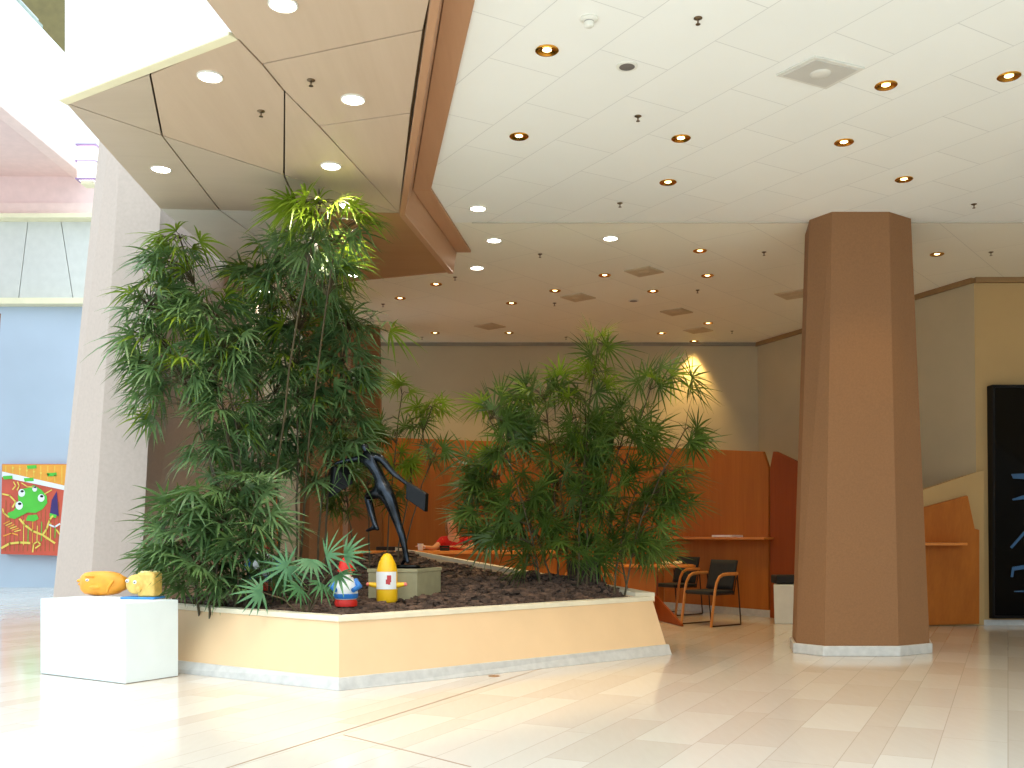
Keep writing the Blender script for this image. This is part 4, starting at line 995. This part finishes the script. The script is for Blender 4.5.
G = [(547, 50, 'gold-rimmed downlight beside the wood fascia, nearest the camera there'), (519, 136, 'gold-rimmed downlight beside the fascia bend'),
     (681, 138, 'gold-rimmed downlight in the near ceiling midway between the fascia and the brown column'), (668, 182, 'gold-rimmed downlight in the near ceiling just before the ceiling seam'),
     (886, 85, 'gold-rimmed downlight right of the square ceiling vent'), (1009, 76, 'gold-rimmed downlight at the top right border of the photo'), (844, 142, 'gold-rimmed downlight over the top of the brown column'),
     (904, 179, 'gold-rimmed downlight just above the right edge of the brown column top'), (937, 254, 'gold-rimmed downlight in the rear ceiling right of the brown column'), (700, 250.5, 'gold-rimmed downlight just behind the ceiling seam, left of the brown column'),
     (707.5, 275.4, 'small gold downlight one row behind the seam, left of the brown column'), (604.7, 275, 'small gold downlight left of a tan ceiling vent above the lady palm'), (653, 291, 'small gold downlight right of the dark ceiling speaker'),
     (555, 290.5, 'small gold downlight above the top left of the lady palm'), (511.5, 303, 'small gold downlight behind the end of the wood fascia'), (708, 323, 'small gold downlight close to the back wall corner'),
     (661.5, 333, 'tiny gold downlight by the back wall, right of the lady palm crown'), (694, 341, 'tiny gold downlight touching the back wall above the light pool'), (509, 332.6, 'tiny gold downlight by the back wall, left of the lady palm crown'),
     (436, 284, 'small gold downlight just behind the wood soffit corner'), (400, 298, 'small gold downlight behind the wood soffit, right of the bamboo palm'), (435, 332.6, 'tiny gold downlight by the back wall above the slim palm')]
g0_ = None
for i, (x, y, lb_) in enumerate(G):
    if g0_ is None: g0_ = gold_light(lb_); o = g0_
    else: o = dup(g0_, label=lb_)
    p = Z(x, y, ZC); o.location = (p.x, p.y, ZC)
    far = y > 225
    if 'light pool' in lb_: lamp(o, 150, WARM, 72, .8)
    else: lamp(o, 34 if far else (32 if x > 820 else 11), WARM)
Wl = [(494, 240, ZC, 'white glowing downlight just behind the seam near the end of the wood fascia'), (610.5, 238, ZC, 'white glowing downlight behind the seam above the lady palm'), (477, 267.5, ZC, 'white glowing downlight right behind the tip of the wood fascia'), (478, 208, ZC, 'white glowing downlight close to the bend of the wood fascia'),
      (283, 4, ZS, 'white downlight in the wood soffit at the top border of the photo'), (210, 76, ZS, 'white downlight in the wood soffit near the white parapet'), (353, 99, ZS, 'white downlight in the tan soffit panel nearest the fascia'), (331, 165.5, ZS, 'white downlight in the soffit above the bamboo palm crown'),
      (161, 168.5, ZS + .045, 'white downlight in the grey soffit panel beside the pale column'), (347, 205, ZS + .01, 'white downlight at the soffit fold touching the bamboo palm crown'), (354, 275, ZS, 'white downlight at the back edge of the shaded soffit panel'), (264, 291, ZC, 'white downlight glinting through the bamboo palm leaves')]
w0_ = None
for i, (x, y, z, lb_) in enumerate(Wl):
    if w0_ is None: w0_ = white_light(lb_); o = w0_
    else: o = dup(w0_, label=lb_)
    p = Z(x, y, z); o.location = (p.x, p.y, z)
    lamp(o, 22 if z == ZC else (60 if x < 300 else 36), NEUT if z == ZC else (1, .84, .66), 95 if z == ZC else 125)
def sprinkler(label):
    t = thing('ceiling_sprinkler', label, 'sprinkler', (0, 0, 0), 'ceiling sprinklers')
    MB().lathe([(.026, 0), (.026, -.004), (.014, -.010), (.008, -.014), (.0, -.014)], seg=16).build('escutcheon', M['chrome'], t, smooth=50)
    MB().lathe([(.005, -.012), (.005, -.036), (.004, -.038)], seg=8).build('stem', M['chrome'], t, smooth=60)
    MB().lathe([(.0, -.036), (.015, -.037), (.015, -.040), (.0, -.040)], seg=12).build('deflector', M['chrome'], t, smooth=50)
    return t
SP = [(698, 18, ZC, 'sprinkler head at the top of the photo in the tiled ceiling'), (638, 116, ZC, 'sprinkler head in the near ceiling beside the lone gold downlights'), (620, 203, ZC, 'sprinkler head just before the ceiling seam'), (540, 254, ZC, 'sprinkler head behind the seam between two white downlights'),
      (764, 252, ZC, 'sprinkler head just left of the brown column top'), (697.6, 290, ZC, 'small sprinkler head in the rear ceiling above the tan vent'), (554.5, 303, ZC, 'small sprinkler head in the rear ceiling left of the palm crown'), (455, 277, ZC, 'sprinkler head below the tip of the wood fascia'), (974, 204, ZC, 'sprinkler head right of the brown column before the seam'),
      (991, 252, ZC, 'sprinkler head at the right behind the seam'), (383, 304, ZC, 'sprinkler head beside the bamboo palm under the rear ceiling'), (566, 337, ZC, 'tiny sprinkler head by the back wall above the lady palm'), (422, 337, ZC, 'tiny sprinkler head by the back wall above the slim palm'), (732, 331, ZC, 'tiny sprinkler head near the back wall corner'),
      (311, 80, ZS, 'sprinkler head in the tan soffit panel near the top'), (261, 111, ZS, 'sprinkler head in the soffit left of the diagonal joint')]
s0_ = None
for x, y, z, lb_ in SP:
    if s0_ is None: s0_ = sprinkler(lb_); o = s0_
    else: o = dup(s0_, label=lb_)
    p = Z(x, y, z); o.location = (p.x, p.y, z)
p = Z(589, 18.5, ZC); t = thing('smoke_detector', 'white smoke detector in the near tiled ceiling at the top of the photo', 'smoke detector', p)
MB().lathe([(.055, 0), (.055, -.008), (.045, -.014), (.03, -.018)], p, 24).build('base', M['plastic'], t, smooth=50); MB().lathe([(.03, -.018), (.028, -.024)], p, 20).build('slot', M['grille'], t); MB().lathe([(.03, -.024), (.03, -.045), (.022, -.052), (0, -.053)], p, 20).build('cap', M['plastic'], t, smooth=50)
sp0 = None
for x, y, lb_ in ((627, 66, 'round grey ceiling speaker in the near tiled ceiling'), (633.5, 300.6, 'round dark ceiling speaker in the rear ceiling above the lady palm')):
    if sp0 is None:
        sp0 = thing('ceiling_speaker', lb_, 'speaker', (0, 0, 0), 'ceiling speakers')
        MB().lathe([(.072, 0), (.072, -.006), (.062, -.01), (.052, -.008)], seg=24, cap=False).build('ring', M['plastic'], sp0, smooth=50)
        MB().lathe([(0, -.009), (.03, -.0095), (.052, -.008)][::-1], seg=24, cap=False).build('grille', plain('dark_speaker_grille', (110, 104, 98), .6), sp0, smooth=50); o = sp0
    else: o = dup(sp0, label=lb_)
    p = Z(x, y, ZC); o.location = p
# square vents
def vent(q, label, m1, m2):
    c = sum(q, Vector()) / 4; t = thing('ceiling_vent', label, 'vent', c, 'square vents in the tiled ceiling')
    MB().loft([[p - up * .014 for p in q], [p for p in q]]).build('frame', m1, t, bevel=.003)
    i_ = [c + (p - c) * .84 for p in q]; MB().loft([[p - up * .018 for p in i_], [p - up * .012 for p in i_]]).build('diffuser_plate', m2, t)
    MB().lathe([(.07, -.018), (.066, -.022), (.045, -.025), (.0, -.026)], c, 24).build('core', m1, t, smooth=50)
vent([Z(815, 55, ZC), Z(865, 67, ZC), Z(826, 87.5, ZC), Z(776, 74, ZC)], 'square pale vent with round core in the near tiled ceiling', M['vent'], plain('vent_plate_grey', (196, 192, 184), .6, var=.02))
for x, y, w_, lb_ in ((644, 271, .17, 'tan square vent in the rear ceiling just right of a gold downlight'), (578, 297 , .17, 'tan square vent in the rear ceiling left of the dark speaker'), (676.5, 311.5 , .17, 'tan square vent in the rear ceiling right of the lady palm crown'), (698, 330 , .17, 'tan square vent closest to the back wall corner'), (490, 326 , .17, 'tan square vent by the back wall left of the lady palm'), (795, 294, .2, 'tan square vent beside the left edge of the brown column')):
    c = Z(x, y, ZC); q = [c + Matrix.Rotation(-A_FAR, 3, 'Z') @ Vector((sx * w_, sy * w_, 0)) for sx, sy in ((-1, -1), (1, -1), (1, 1), (-1, 1))]
    vent(q, lb_, M['ventbrown'], M['ventbrown'])

# ------------------------------------------------------------------ daylight and camera
w = bpy.data.worlds.new('daylight'); scene.world = w; w.use_nodes = True
bg = w.node_tree.nodes['Background']; bg.inputs[0].default_value = (.73, .90, 1.0, 1)
wt = w.node_tree; tcw = wt.nodes.new('ShaderNodeTexCoord'); sx = wt.nodes.new('ShaderNodeSeparateXYZ'); mr = wt.nodes.new('ShaderNodeMapRange')
wt.links.new(tcw.outputs['Generated'], sx.inputs[0]); wt.links.new(sx.outputs['Z'], mr.inputs['Value'])
mr.inputs['From Min'].default_value = 0.0; mr.inputs['From Max'].default_value = 1.0; mr.inputs['To Min'].default_value = 1.25; mr.inputs['To Max'].default_value = 3.6
wt.links.new(mr.outputs[0], bg.inputs[1])
cam = bpy.data.cameras.new('camera'); co = bpy.data.objects.new('camera', cam); col.objects.link(co)
co.location = (0, 0, HC); co.rotation_euler = (R(90), 0, 0)
cam.sensor_width = 36; cam.lens = 36 * FPX / 1024; cam.shift_y = (HZ - 384) / 1024; cam.clip_end = 200
scene.camera = co
vs = scene.view_settings; vs.view_transform = 'Standard'; vs.look = 'None'; vs.exposure = 0.42; vs.gamma = 1; vs.use_curve_mapping = False
scene.cycles.use_denoising = True
scene.cycles.max_bounces = 8; scene.cycles.sample_clamp_indirect = 6
